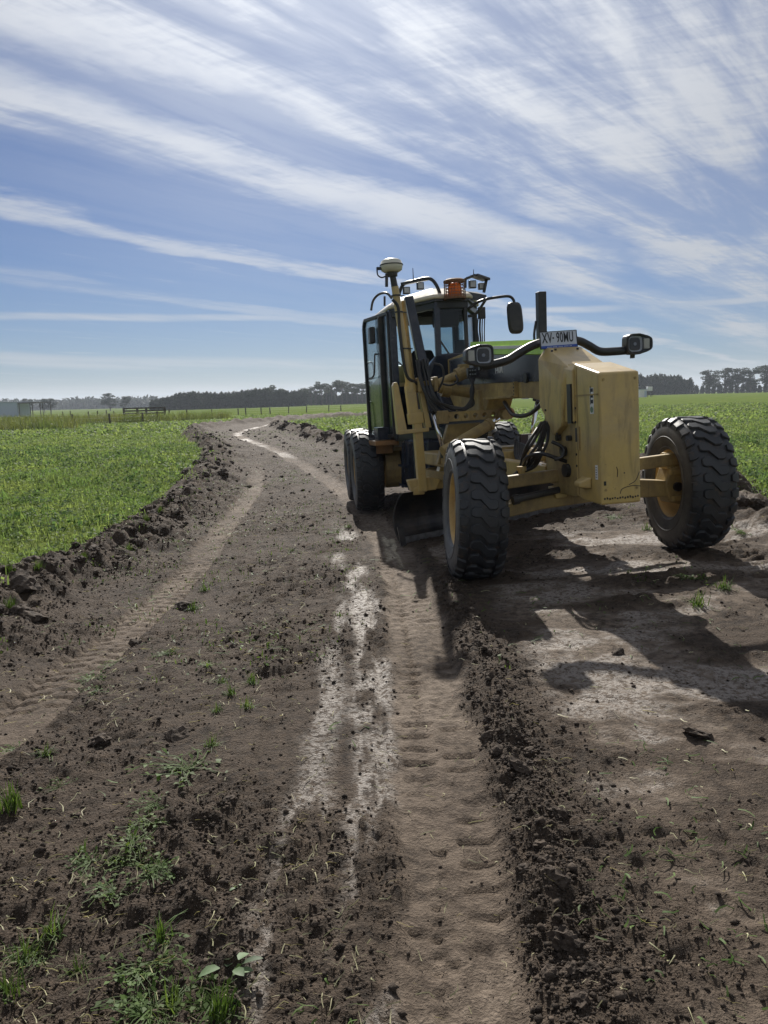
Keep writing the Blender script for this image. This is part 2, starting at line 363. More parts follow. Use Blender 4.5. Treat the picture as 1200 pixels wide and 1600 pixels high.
RTRK = smoothpl(W2([(905, 795), (960, 812), (1010, 830), (1060, 850), (1120, 885), (1250, 950)]))
def base_h(x, y):
    pl = .045+.060*(x-.85)-.010*(y-7)
    wgt = sstep(y, 3.2, 6.6)*(1-sstep(y, 15, 30))*(1-sstep(np.abs(x-1.2), 4, 9))
    far = sstep(y, 50, 330)*np.clip(x/np.maximum(y, 1)*2.6, -1, 1)*1.05
    far = far+sstep(np.hypot(x, y), 500, 3000)*4.0
    return pl*wgt+far+.05*(fbm(x*.12, y*.12, 2, 40)-.5)
def patchy(x, y): return sstep(fbm(x*1.05, y*.85, 4, 145, .55), .44, .60)
def terrain(x, y, fine=True):
    inb = inpoly(x, y, BARE)
    dl, _, _ = pl_dist(x, y, L_EDGE); dr, _, _ = pl_dist(x, y, R_EDGE); de = np.minimum(dl, dr)
    wob = (fbm(x*.9, y*.9, 3, 3)-.5)*.8
    sb = np.where(inb, de, -de)+wob*np.minimum(1, .35+y*.02)          # signed distance, + on bare soil
    bare = sstep(sb, -.08, .16)
    h = base_h(x, y)
    pasture = (1-bare)*(.05+.05*fbm(x*.6, y*.6, 3, 8))
    # windrows of thrown soil along both edges of the cut
    k1 = fbm(x*.75, y*.75, 3, 21); wl = np.where(inb, dl, -dl)
    wr = np.where(inb, dr, -dr)
    ridge = .19*np.exp(-((wl-.48)/.46)**2)*(.35+1.1*k1)*(1+.5*sstep(y, 12, 30))+.34*np.exp(-((wr-.45)/.45)**2)*(.35+1.1*k1)*sstep(y, 7, 10)
    mid = .16*np.exp(-((wl-1.05)/.60)**2)*np.maximum(0, k1-.38)*2
    dm, sm, am = pl_dist(x, y, MAIN); dL, sL, aL = pl_dist(x, y, LEFT)
    nz = (fbm(x*3, y*3, 3, 5)-.5)
    tm = 1-sstep(dm+nz*.16, .16, .25); tL = (1-sstep(dL+nz*.12, .165, .23))*.9*(1-sstep(y, 17, 25))
    tL = tL*sstep(aL, .3, 1.0)
    dB, sB, aB = pl_dist(x, y, BERM)
    kb = fbm(x*2.2, y*2.2, 3, 33)
    berm = np.exp(-((dB+nz*.06)/.075)**2)*(.006+.050*kb)
    dw, _, aw = pl_dist(x, y, WHITE); dw2, _, _ = pl_dist(x, y, WHIT2)
    fw = fbm(x*5.5, y*1.1, 5, 51, .62)
    white = (1-sstep(dw+nz*.14, .06, .17))*sstep(fw, .46, .58)*(1-tm)*(1-sstep(y, 9, 12))
    white2 = (1-sstep(dw2+nz*.15, .02, .15))*sstep(fbm(x*6, y*1.2, 5, 57, .62), .47, .60)*.75
    rside = np.where(sB < 0, 1.0, 0.0)*sstep(dB, .18, .5)*(1-sstep(y, 8.2, 9.5))         # shaved bench right of the berm
    fr_ = fbm(x*1.1+.4*y, y*1.9, 5, 61, .6)
    white4 = tm*sstep(y, 20, 30)*.8*sstep(fbm(x*.8, y*.5, 3, 65), .35, .6)  # sunlit paleness of the far ruts, painted into the soil
    white3 = rside*sstep(fr_, .47, .62)*.8*sstep(fbm(x*4+y, y*4-x, 4, 63, .6), .36, .56)
    smooth_ = np.clip(np.maximum.reduce([tm, tL, white*.8, white2*.6, rside*sstep(fr_, .38, .52)*.9]), 0, 1)*bare
    loose = bare*(1-smooth_)
    green = (1-bare)
    if fine:
        lz = loose*(.5+1.0*sstep(fbm(x*1.4, y*1.4, 3, 71), .35, .7))
        nb = loose*np.exp(-((dB-.03)/.20)**2)
        rd = np.clip((ridge+mid*1.3)/.16, 0, 1)
        h = h+ridge*bare*1.0+mid*bare+berm*bare
        pt = patchy(x, y); md = sstep(fbm(x*.8, y*.8, 3, 141), .42, .68)
        h = h+lz*(.040*(fbm(x*4, y*4, 4, 81)-.45)+.026*clods(x, y, .085, 91, .45))+loose*(.10+.90*pt)*(.022*clods(x, y, .046, 95, .6)+.010*(fbm(x*22, y*22, 3, 89, .6)-.5))+loose*md*np.where(sB < 0, .25, 1.0)*(.035*clods(x, y, .15, 93, .5)+.03*(fbm(x*9, y*9, 3, 83)-.4))
        h = h+nb*(.020*clods(x, y, .075, 97, .5)+.018*clods(x, y, .042, 99, .7))
        h = h+rd*bare*(.11*clods(x, y, .30, 101, .7)+.085*clods(x, y, .16, 105, .8)+.05*clods(x, y, .085, 107, .8)+.06*(fbm(x*5, y*5, 4, 109)-.5))
        h = h+smooth_*(.012*(fbm(x*9, y*9, 4, 111, .6)-.5)+.010*clods(x, y, .09, 113, .18))
        # tyre prints: staggered lug bars, broken up
        brk = sstep(fbm(x*2.3, y*2.3, 3, 120), .34, .56)
        ph = am/.148; zz1 = np.abs(((ph+np.where(sm > 0, .5, 0)) % 1)-.5)
        bars = (1-sstep(zz1, .13, .20))*sstep(np.abs(sm), .015, .03)*(1-sstep(np.abs(sm), .17, .20))
        row = np.exp(-((sm-.085)/.022)**2)*(1-sstep(np.abs((am/.075 % 1)-.5), .18, .34))
        h = h+tm*bare*(-.020-.017*bars*brk-.020*row*sstep(fbm(x*1.3, y*1.3, 2, 122), .3, .5)+.006*(fbm(x*14, y*14, 3, 123)-.5))
        ph2 = aL/.150; zz2 = np.abs(((ph2+np.abs(sL)*1.4+np.where(sL > 0, .5, 0)) % 1)-.5)
        bars2 = (1-sstep(zz2, .12, .20))*sstep(np.abs(sL), .01, .03)
        h = h+tL*bare*(-.028-.030*bars2*sstep(fbm(x*1.7, y*1.7, 3, 125), .34, .58)-.016*np.exp(-((dL-.165)/.018)**2))
        dR, sR, aR = pl_dist(x, y, RTRK); tR = (1-sstep(dR, .16, .24)); h = h+tR*bare*(-.02+.020*np.sin(2*pi*(aR/.15+np.abs(sR)*1.5)))
        h = h+bare*np.exp(-((dL-.24)/.05)**2)*.026*sstep(k1, .4, .6)
        h = h-rside*bare*.012*np.clip(np.sin((x*.35+y)*14+4*fbm(x*2, y*2, 3, 131)), 0, 1)*sstep(fr_, .40, .55)
        # ruts with crisp edges in the white strip
        dd, _, _ = pl_dist(x, y, WHIT2); h = h-.018*np.exp(-((dd-.30)/.02)**2)*bare*(y < 12)
    h = h+pasture
    tmix = .38+.62*sstep(fbm(x*1.9, y*1.2, 4, 133, .6), .34, .60)
    return h, dict(tan=np.clip(np.maximum(tm*.95*(1-.35*sstep(y, 14, 20)*(1-sstep(y, 24, 34))), tL*.90)*tmix, 0, 1)*bare+.55*rside*sstep(fr_, .40, .58)*bare*(1-tm), white=np.clip(np.maximum.reduce([white, white2, white3, white4]), 0, 1)*bare, green=green, loose=loose)
def H(x, y):
    return float(terrain(np.array([float(x)]), np.array([float(y)]))[0][0])
def axis_pts(lo, hi, s0, g, far, gf, lim):
    def run(sp):
        out = []; d = 0; s = s0
        while d < far:
            s = max(s0, s0+g*d); d += s; out.append(d)
        while d < lim:
            s *= 1+gf; d += s; out.append(d)
        return out
    c = list(np.arange(lo, hi+1e-6, s0))
    return np.array([c[0]-d for d in run(0)][::-1]+c+[c[-1]+d for d in run(0)])
gx = axis_pts(-.66, .66, .0029, .06, 3, .25, 25)          # columns spread with distance so that cells stay small near the track
ys = [1.3]; 
while ys[-1] < 4200: ys.append(ys[-1]+(max(.0135, .0047*ys[-1]) if ys[-1] < 90 else .04*ys[-1]))
yb = [1.3]; s_ = .05
while yb[-1] > -3000: yb.append(yb[-1]-s_); s_ *= 1.18
gy = np.array(yb[:0:-1]+ys)
XX, YY = np.meshgrid(gx, gy); XX = XX*np.maximum(YY+2.2, 3.5); sh = XX.shape; X_ = XX.ravel(); Y_ = YY.ravel()
Z_, MK = terrain(X_, Y_)
nx, ny = sh[1], sh[0]
idx = np.arange(nx*ny).reshape(ny, nx)
quads = np.stack([idx[:-1, :-1], idx[:-1, 1:], idx[1:, 1:], idx[1:, :-1]], -1).reshape(-1, 4)
def np_mesh(name, V, Q, k):
    me = bpy.data.meshes.new(name); me.vertices.add(len(V)); me.vertices.foreach_set('co', np.ascontiguousarray(V, np.float32).ravel())
    me.loops.add(Q.size); me.loops.foreach_set('vertex_index', np.ascontiguousarray(Q, np.int32).ravel())
    me.polygons.add(len(Q)); me.polygons.foreach_set('loop_start', np.arange(0, Q.size, k, dtype=np.int32))
    me.update(calc_edges=True); return me
gme = np_mesh('ground', np.stack([X_, Y_, Z_], -1), quads, 4)
for kname in ('tan', 'white', 'green', 'loose'):
    at = gme.attributes.new(kname, 'FLOAT', 'POINT'); at.data.foreach_set('value', np.ascontiguousarray(MK[kname], np.float32))
gm = bpy.data.materials.new('soil_and_pasture'); gm.use_nodes = True; N = NT(gm.node_tree); bs = N.n['Principled BSDF']
pos = N.new('ShaderNodeNewGeometry').outputs['Position']
def attr(k): return N.new('ShaderNodeAttribute', attribute_name=k).outputs['Fac']
nA = N.noise(pos, 2.2, 6, .6); nB = N.noise(pos, 17, 6, .68, .3); nC = N.noise(pos, 85, 4, .65); nD = N.noise(pos, .35, 4)
soil = N.mix(N.ramp(nB, .30, .72), (.020, .0142, .0102), (.112, .081, .057))
soil = N.mix(N.ramp(nA, .35, .7), soil, N.mix(nB, (.037, .0262, .0188), (.156, .116, .084)))
soil = N.mix(N.ramp(nC, .52, .74, 0, .6), soil, (.182, .139, .104))
tanc = N.mix(N.ramp(nB, .3, .7), (.100, .075, .055), (.250, .200, .155))
tw = N.math('MULTIPLY', attr('tan'), N.ramp(nB, .22, .55, .45, 1.0))
c = N.mix(tw, soil, tanc)
crust_sheen = N.noise(pos, 30, 7, .72, .2)
wf2 = N.math('MULTIPLY', attr('white'), N.math('MULTIPLY', N.ramp(crust_sheen, .42, .53), N.ramp(nC, .32, .55, .5, 1.0)), clamp=True)
c = N.mix(wf2, c, N.mix(nA, (.235, .198, .165), (.36, .32, .28)))  # dry crust plus sun sheen on smooth clay, put into the colour
grs = N.mix(N.ramp(nA, .3, .7), (.075, .115, .026), (.115, .165, .040))
grs = N.mix(N.ramp(nD, .35, .7), grs, (.140, .170, .052))
gn = N.math('MULTIPLY', attr('green'), 1.0)
c = N.mix(gn, c, grs)
N.set(bs.inputs['Base Color'], c)
N.set(bs.inputs['Roughness'], N.math('MULTIPLY_ADD', wf2, -.40, .86)); N.set(bs.inputs['Specular IOR Level'], N.math('MULTIPLY', N.math('SUBTRACT', 1.0, attr('green'), clamp=True), N.math('MULTIPLY_ADD', wf2, .30, .20)))
nG = N.noise(pos, 46, 3, .6, .4)
gran = N.math('MULTIPLY', attr('loose'), N.math('SUBTRACT', 1.0, N.math('ABSOLUTE', N.math('MULTIPLY_ADD', nG, 2.0, -1.0))))
hgt = N.math('ADD', N.math('ADD', N.math('MULTIPLY', nB, .95), N.math('MULTIPLY', nC, .62)), N.math('MULTIPLY', gran, -.45))
bst = N.math('MULTIPLY_ADD', attr('loose'), .25, .75)
bp = N.new('ShaderNodeBump'); bp.inputs['Distance'].default_value = .050; N.set(bp.inputs['Strength'], bst); N.l.new(hgt, bp.inputs['Height']); N.l.new(bp.outputs[0], bs.inputs['Normal'])
tag(link('ground', gme, gm, smooth=True), kind='structure')
print('ground', nx, ny, nx*ny)

# ------------------------------------------------------------------ the motor grader
G = empty('motor_grader', tuple(GLOC), GROT); G.rotation_mode = 'XYZ'
G.matrix_world = Matrix(((*GM[0], GLOC[0]), (*GM[1], GLOC[1]), (*GM[2], GLOC[2]), (0, 0, 0, 1)))
tag(G, 'yellow motor grader with black cab parked on the freshly cut dirt track', 'grader')
XC = -.13                                                   # centre line of the frame in grader space (X image right, Y rearwards)

# ---- tyre and rim, shared by six wheels
def tyre_mesh(R=.65, w=.44):
    mb = MB(); rb = R-.030; hw = w/2
    prof = [(-.165, .322), (-.185, .335), (-.205, .375), (-.222, .44), (-.224, .50), (-.214, .56), (-.200, .598), (-.178, rb-.004), (-.10, rb), (0, rb+.002)]
    prof = prof+[(-a, r) for a, r in prof[-2::-1]]
    mb.lathe(prof, 72, 0)
    for sgn in (-1, 1):                                     # moulded rings on the sidewall
        mb.lathe([(sgn*.2215, .452), (sgn*.2275, .456), (sgn*.2275, .462), (sgn*.2220, .468)], 72, 0)
        mb.lathe([(sgn*.1905, .345), (sgn*.199, .349), (sgn*.204, .357), (sgn*.2025, .368)], 72, 0)
    NR = 27; pit = 2*pi/NR
    def surf(u, s, h):                                      # u -1..1 across, s angle
        x = u*.205; r = rb-.002-.020*max(0, abs(u)-.25)**2+h
        if abs(u) > .90: r -= (abs(u)-.90)*.16
        return (x, r*cos(s), r*sin(s))
    def lug(poly, s0):
        # poly: outline as columns (u, s_lo, s_hi)
        vs_ = []; n = len(poly); cu_ = sum(p[0] for p in poly)/n
        for k, hh, ins in ((0, -.008, 0), (1, .021, .016), (2, .028, .075)):
            for (u_, lo, hi) in poly:
                mid = (lo+hi)/2; t = ins/ .5
                uu = cu_+(u_-cu_)*(1-t*.5); l2 = lo+(mid-lo)*t; h2 = hi+(mid-hi)*t
                vs_.append(surf(uu, s0+l2*pit, hh)); vs_.append(surf(uu, s0+h2*pit, hh))
        fs = []; L2 = 2*n
        def ringidx(k): return [k*L2+2*i for i in range(n)]+[k*L2+2*i+1 for i in range(n-1, -1, -1)]
        for k in (0, 1):
            A = ringidx(k); B = ringidx(k+1)
            fs += [(A[i], A[(i+1) % L2], B[(i+1) % L2], B[i]) for i in range(L2)]
        fs += [(2*L2+2*i, 2*L2+2*i+2, 2*L2+2*i+3, 2*L2+2*i+1) for i in range(n-1)]
        mb.add(vs_, fs)
    for k in range(NR):
        s0 = k*pit
        lug([(-.58, .14, .50), (-.48, .0, .62), (-.20, .0, .64), (.18, .56, 1.20), (.46, .58, 1.20), (.58, .70, 1.06)], s0)
        lug([(-1.05, .56, 1.16), (-.84, .50, 1.16), (-.67, .66, 1.02)], s0)
        lug([(.67, .22, .58), (.84, .04, .70), (1.05, .06, .66)], s0)
    return mb.mesh('tyre')
def rim_mesh():
    mb = MB()
    mb.lathe([(-.175, .345), (-.182, .338), (-.178, .322), (-.15, .312), (-.11, .300), (.10, .296), (.15, .308), (.178, .320), (.184, .338), (.176, .346)], 48, 0)
    mb.lathe([(-.11, .288), (.02, .286), (.045, .25), (.052, .17), (.052, .10), (.052, .0)], 48, 0)
    mb.lathe([(.060, .0), (.060, .10), (.060, .17), (.055, .25), (.03, .286), (.10, .288)], 48, 0)
    return mb.mesh('rim')
def hub_mesh():
    mb = MB(); mb.lathe([(.055, .145), (.085, .140), (.092, .11), (.150, .10), (.162, .085), (.162, .0)], 28, 0)
    for k in range(12):
        t = 2*pi*k/12; mb.cyl((.055, .20*cos(t), .20*sin(t)), (.085, .20*cos(t), .20*sin(t)), .015, n=6)
    mb.lathe([(.05, .16), (-.12, .15), (-.135, .10), (-.135, .0)], 24, 0)
    return mb.mesh('hub')
TY, RI, HU = tyre_mesh(), rim_mesh(), hub_mesh()
M_rim = pbr('rim_paint', (.52, .33, .10), .5, var=.15, dust=.45, dustcol=(.16, .12, .08))
def wheel(loc, out, steer=0, lean=0, spin=0, lab=None):
    w = empty('wheel', loc, (0, lean, steer+(pi if out < 0 else 0)), G)      # outer face is local +X
    if lab: w['label'] = lab
    t = link('tyre', TY, M_rub, w, smooth=False, rot=(spin, 0, 0)); link('rim', RI, M_rim, w, smooth=True, rot=(spin, 0, 0)); link('hub', HU, M_yeld, w, smooth=False)
    return w
TY.polygons.foreach_set('use_smooth', [True]*len(TY.polygons))
TY.set_sharp_from_angle(angle=radians(38))
ST = radians(-9.5)
AR = radians(-5.3); HIT = Vector((XC, 4.6, 0))
def rear(p):
    p = Vector(p)-HIT; return Matrix.Rotation(AR, 3, 'Z') @ p+HIT+Vector((-.05, 0, 0))
def rear_fix(o): o.location = rear((0, 0, 0)); o.rotation_euler = (0, 0, AR); return o
wheel((-1.1, 0, .612), -1, ST, radians(-3.0), .1); wheel((1.1, 0, .688), 1, ST, radians(.6), .35)
for sx in (-1, 1):
    for Y in (5.30, 6.82): wheel(rear((sx*1.1, Y, .65)), sx, AR, 0, .2*Y)

# ---- front counterweight
cwL, cwR = -.31, .05
mb = MB(); mb.prism([(-.955, .675), (-.955, 1.755), (-.52, 1.86), (-.50, 1.86), (-.50, .72), (-.62, .69)], 0, cwL, cwR)
cw = mb.build('front_counterweight', M_yel, G, bevel=.018)
MB().box((cwL-.002, -.74, 1.585), (.008, .40, .012)).build('seam', M_yeld, cw)
mb = MB()
for i in range(14): mb.box((cwL+.03+i*.023, -.956, .727+.004*sin(i*2.1)), (.012, .006, .012+.008*random.random()), Matrix.Rotation(random.uniform(-.5, .5), 3, 'Y'))
mb.build('scuff_row', M_blk, cw)
mb = MB(); mb.hull([(cwL-.001, -.62, .80), (cwL-.001, -.80, .80), (cwL-.001, -.80, .90), (cwL-.001, -.62, .90), (cwL-.10, -.66, .815), (cwL-.10, -.76, .815), (cwL-.10, -.76, .86), (cwL-.10, -.66, .86)])
mb.build('tow_lug', M_yel, cw, bevel=.015)
mb = MB(); mb.hull([(cwR+.001, -.66, .86), (cwR+.001, -.82, .86), (cwR+.001, -.82, .95), (cwR+.001, -.66, .95), (cwR+.10, -.70, .875), (cwR+.10, -.78, .875), (cwR+.10, -.78, .925), (cwR+.10, -.70, .925)])
mb.build('tow_lug', M_yel, cw, bevel=.015)
MB().box((cwL-.004, -.575, 1.22), (.012, .05, .20)).build('slot_plate', M_yeld, cw); MB().box((cwL-.007, -.548, 1.25), (.012, .03, .12)).build('slot_shade', M_blk, cw)  # cutout is a black slab, painted dark as the shade within
st = MB().box((cwL-.0015, -.83, 1.535), (.003, .062, .215)).build('sticker', M_wht, cw)
mb = MB()
for z, h in ((1.622, .028), (1.575, .03), (1.528, .03)): mb.box((cwL-.0036, -.838, z), (.002, .036, h))
mb.box((cwL-.0036, -.812, 1.58), (.002, .008, .15)); mb.build('lettering', M_ink, st)
mb = MB(); mb.lathe([(0, .0), (0, .026), (.001, .0)], 16, 0, (cwL-.0045, -.83, 1.462)); mb.build('emblem', pbr('emblem_green', (.12, .2, .12), .5), st)
st2 = MB().box((cwL-.0015, -.885, .945), (.003, .04, .12)).build('sticker', M_wht, cw)
mb = MB()
for k in range(5): mb.box((cwL-.0036, -.885, .905+k*.02), (.002, .022, .005))
mb.build('lettering', M_ink, st2)
# scratches
for pts_ in ([(-.17, -.957, .985), (-.16, -.957, .95), (-.165, -.957, .90)], [(-.06, -.957, .83), (.0, -.957, .86), (.035, -.957, .93)], [(-.14, -.957, .76), (-.12, -.957, .80), (-.03, -.957, .82), (.045, -.957, .81)]): MB().tube(pts_, .0028, 5).build('scratch', M_blk, cw)
for c_, d_ in (((-.275, -.956, .855), (.020, .003, .035)), ((-.10, -.956, .93), (.010, .003, .010))): MB().box(c_, d_).build('chip', M_blk, cw)

for z in (1.48, 1.36, 1.08, .98, .83): MB().cyl((cwL-.006, -.525, z), (cwL+.002, -.525, z), .011, n=8).build('bolt', M_blk, cw)
MB().box((cwL-.001, -.56, 1.28), (.006, .008, 1.10)).build('edge_seam', M_yeld, cw)
for x in (cwL+.04, cwR-.04):
    for z in (1.70, .80): MB().cyl((x, -.962, z), (x, -.953, z), .011, n=8).build('bolt', M_yeld, cw)
# ---- nose cover over the front frame
def nose_pts(s):
    return [(XC+s*.23, .13, 1.95), (XC+s*.23, .13, 1.52), (XC+s*.23, -.17, 1.24), (XC+s*.23, -.34, 1.33), (XC+s*.23, -.36, 1.70), (XC+s*.185, -.42, 1.84), (XC+s*.165, .04, 2.045), (XC+s*.165, .13, 2.045)]
mb = MB(); mb.hull(nose_pts(-1)+nose_pts(1)); nose = mb.build('nose_cover', M_yel, G, bevel=.012)
mb = MB(); mb.hull([(XC+s*w_, y, z) for s in (-1, 1) for (w_, y, z) in ((.20, -.34, 1.83), (.20, -.52, 1.80), (.20, -.52, 1.36), (.20, -.34, 1.36), (.16, -.52, 1.855), (.16, -.34, 1.87))]); mb.build('collar', M_yel, nose, bevel=.01)
MB().box((XC-.205, -.47, 1.52), (.02, .075, .34)).build('recess_shade', M_blk, nose)  # black slab instead of a hollow, its colour gives the shade inside
mb = MB()
for p in ((856, 548), (846, 641), (864, 678)):
    q = LX(p[0]+6, p[1], XC-.235); MB().cyl((XC-.24, q[1], q[2]), (XC-.226, q[1], q[2]), .011, n=8).build('bolt', M_blk, nose)
for x in (-.12, .10): MB().cyl((XC+x, -.02, 2.01), (XC+x, -.028, 2.03), .012, n=8).build('bolt', M_blk, nose)
# front bulkhead below the nose, carrying the axle
mb = MB(); mb.prism([(-.50, .70), (-.50, 1.40), (.16, 1.50), (.16, .95), (.05, .80), (-.1, .70)], 0, XC-.17, XC+.17); fb = mb.build('front_bulkhead', M_yeld, G, bevel=.012)
for (y, z, r) in ((-.28, 1.10, .045), (-.33, .93, .06), (-.18, 1.22, .03), (-.40, 1.22, .025)): MB().cyl((XC-.16, y, z), (XC-.21, y, z), r, n=12).build('hydraulic_fitting', M_blk, fb)

# ---- lamp bar, head lamps, number plate, post
BY = .17
def LB(px, py): p = LY(px, py, BY); return Vector(p)
bl, br = LB(764, 570), LB(985, 547)
pts = [LB(752, 573), LB(790, 564), LB(812, 551), LB(832, 540), LB(856, 533), LB(885, 531), LB(905, 533), LB(920, 540), LB(937, 549), LB(960, 549), LB(985, 547)]
bar_ = MB().tube(pts, .040, 12, 5).build('lamp_bar', M_blk, G, smooth=True)
def headlamp(px, py, sgn):
    c = LB(px, py); R3 = Matrix.Rotation(radians(-2), 3, 'Y')
    h = empty('headlamp', c, (0, 0, 0), G)
    mb = MB(); w, hh = .138, .100
    out = []
    for t in range(20):
        a = 2*pi*t/20; ca, sa = cos(a), sin(a); n_ = 4.5
        x = w*math.copysign(abs(ca)**(2/n_), ca); z = hh*math.copysign(abs(sa)**(2/n_), sa)
        if sgn*x > 0: z *= 1-.34*(abs(x)/w)                 # tapers outwards
        out.append((x, z))
    n = len(out); vs_ = []
    for y, k in ((-.075, .97), (-.06, 1.0), (.03, .98), (.09, .62), (.11, .3)): vs_ += [(x*k, y, z*k) for x, z in out]
    fs = [(r*n+i, r*n+(i+1) % n, (r+1)*n+(i+1) % n, (r+1)*n+i) for r in range(4) for i in range(n)]+[tuple(range(4*n, 5*n))]
    vs_ += [(x*.88, -.075, z*.86) for x, z in out]+[(x*.8, -.045, z*.78) for x, z in out]; k5 = 5*n; k6 = 6*n
    fs += [(i, (i+1) % n, k5+(i+1) % n, k5+i) for i in range(n)]+[(k5+i, k5+(i+1) % n, k6+(i+1) % n, k6+i) for i in range(n)]+[tuple(range(k6, k6+n))]
    mb.add(vs_, fs); mb.build('housing', M_blk, h)
    mb = MB(); mb.add([(x*.87, -.069-.006*(1-abs(x)/w), z*.85) for x, z in out], [tuple(range(n))]); mb.build('lens', M_len, h)
    mb = MB(); k_ = 20; sq = [(.072*math.copysign(abs(cos(2*pi*i/k_))**.5, cos(2*pi*i/k_)), .074*math.copysign(abs(sin(2*pi*i/k_))**.5, sin(2*pi*i/k_))) for i in range(k_)]
    vs_ = [(x*f-sgn*.042, y, z*f) for f, y in ((1, -.062), (.92, -.050), (.55, -.030), (.2, -.022)) for x, z in sq]
    mb.add(vs_, [(r*k_+i, r*k_+(i+1) % k_, (r+1)*k_+(i+1) % k_, (r+1)*k_+i) for r in range(3) for i in range(k_)]+[tuple(range(3*k_, 4*k_))]); mb.build('reflector', pbr('painted_reflection', (.78, .80, .83), .5, metal=0, var=.05), h, smooth=True)  # matte pale colour stands in for bright sky reflected in the lamp
    mb = MB(); mb.cyl((-sgn*.042, -.02, 0), (-sgn*.042, -.055, 0), .016, n=10); mb.build('bulb', pbr('bulb_glass', (.3, .32, .36), .15), h)
    MB().box((sgn*.078, -.052, 0), (.062, .020, .098)).build('turn_signal', pbr('signal_lens', (.72, .68, .58), .25), h, bevel=.006)
    MB().box((-sgn*.03, .02, -.10), (.03, .04, .06)).build('bracket', M_blk, h)
headlamp(746, 556, -1); headlamp(994, 538, 1)
pc = Vector(LY(872.5, 530.5, .10)); pn = empty('number_plate', pc, (radians(-4), radians(-1.5), radians(2)), G)
MB().box((0, 0, 0), (.372, .012, .158)).build('plate_body', M_plate, pn, bevel=.006)
MB().box((0, -.0075, -.066), (.366, .003, .026)).build('blue_band', M_blue, pn)
mb = MB()
for k in range(22): mb.box((-.12+k*.0115, -.0098, -.066), (.007*(k % 5 != 4)+.0005, .0012, .007))
mb.build('small_print', M_plate, pn)
text_mesh('lettering', 'XV', .135, M_ink, pn, (-.118, -.0085, .014), (pi/2, 0, 0), .56); text_mesh('lettering', '90MU', .135, M_ink, pn, (.064, -.0085, .014), (pi/2, 0, 0), .50); MB().box((-.055, -.0075, .016), (.014, .004, .014)).build('separator_dot', M_ink, pn)
mb = MB()
for z in (.076, -.079): mb.box((0, -.001, z), (.378, .016, .006))
for x in (-.187, .187): mb.box((x, -.001, -.001), (.006, .016, .155))
mb.build('plate_frame', M_blk, pn)
mb = MB(); pA = LX(845, 456, XC); pB = (pA[0], pA[1]+.02, 1.98); mb.bar(pA, pB, .085, .085, up=(0, 1, 0)); post = mb.build('intake_post', M_blk, G, bevel=.008)
mb = MB(); mb.tube([(pA[0]-.06, pA[1], pA[2]-.28), (pA[0]-.085, pA[1], pA[2]-.45), (pA[0]-.03, pA[1], pA[2]-.62)], .012, 7); mb.build('cable', M_hos, post)

# ---- front frame beam with dark side decal and lime stripe
def fprof(x0, x1, pts): mb = MB(); mb.prism(pts, 0, x0, x1); return mb
beam = fprof(XC-.15, XC+.15, [(.0, 2.0), (.0, 1.53), (.55, 1.60), (1.75, 1.62), (1.85, 1.50), (2.1, 1.46), (2.9, 1.42), (3.3, 1.35), (3.3, 2.20), (2.3, 2.235), (.3, 2.065)]).build('front_frame', M_yeld, G, bevel=.012)
fprof(XC-.158, XC-.1515, [(.12, 1.995), (.12, 1.745), (1.55, 1.80), (2.9, 1.84), (3.2, 1.95), (3.2, 2.18), (2.2, 2.18), (1.0, 2.08)]).build('side_decal', M_nav, beam)
fprof(XC-.160, XC+.150, [(.30, 2.068), (2.3, 2.238), (2.3, 2.27), (.30, 2.10)]).build('top_plate', M_wht, beam)
MB().hull([(XC-.172, .16, 2.0), (XC-.172, 2.30, 2.185), (XC-.125, .16, 2.135), (XC-.125, 2.38, 2.335), (XC-.155, .16, 1.99), (XC-.06, .16, 2.03), (XC-.155, 2.30, 2.175), (XC-.06, 2.38, 2.235)]).build('lime_stripe', M_lime, beam)
text_mesh('lettering', '140M', .125, M_wht, beam, (XC-.160, 1.36, 1.935), (pi/2, 0, -pi/2), .8)
mb = MB(); mb.box((XC-.17, .85, 1.70), (.05, .035, .16)); mb.box((XC-.175, 1.35, 1.63), (.06, .9, .022)); mb.build('flange', M_yeld, beam, bevel=.004)
for k in range(4): MB().cyl((XC-.19, .85, 1.65+k*.035), (XC-.200, .85, 1.65+k*.035), .009, n=6).build('bolt', M_blk, beam)
mb = MB(); q = LX(824, 590, XC-.15); mb.cyl((XC-.149, q[1], q[2]), (XC-.178, q[1], q[2]), .052, n=16); mb.build('pivot_cap', M_blk, beam)
MB().tube([(XC-.12, .25, 1.56), (XC-.16, .55, 1.44), (XC-.17, .95, 1.44), (XC-.13, 1.3, 1.58)], .022, 8).build('hose', M_hos, beam, smooth=True)
# saddle for the lift cylinders
mb = MB(); mb.hull([(XC+s*.2, y, z) for s in (-1, 1) for (y, z) in ((1.98, 1.74), (2.6, 1.78), (2.65, 1.46), (1.95, 1.5), (2.0, 1.44), (2.55, 1.44))]); sad = mb.build('lift_saddle', M_yeld, G, bevel=.015)
for s in (-1, 1):
    mb = MB(); mb.cyl((XC+s*.18, 2.3, 1.72), (XC+s*.58, 2.3, 1.80), .062, n=14); mb.cyl((XC+s*.44, 2.3, 1.77), (XC+s*.54, 2.3, 1.79), .095, n=14); mb.build('saddle_arm', M_yeld, sad)
hb = MB()
BYL = 1.85; xa, xb, zh = LY(688, 650, BYL)[0], LY(780, 650, BYL)[0], LY(740, 649, BYL)[2]
n = 7; y0, y1 = BYL-.03, BYL+.03
hs = [LY(p_, 649, BYL)[0] for p_ in (697, 712, 727, 741.5, 756, 770)]
outl = [(xa, zh-.055), (xb, zh-.055), (xb+.04, zh), (xb, zh+.055), (xa, zh+.055), (xa-.03, zh)]
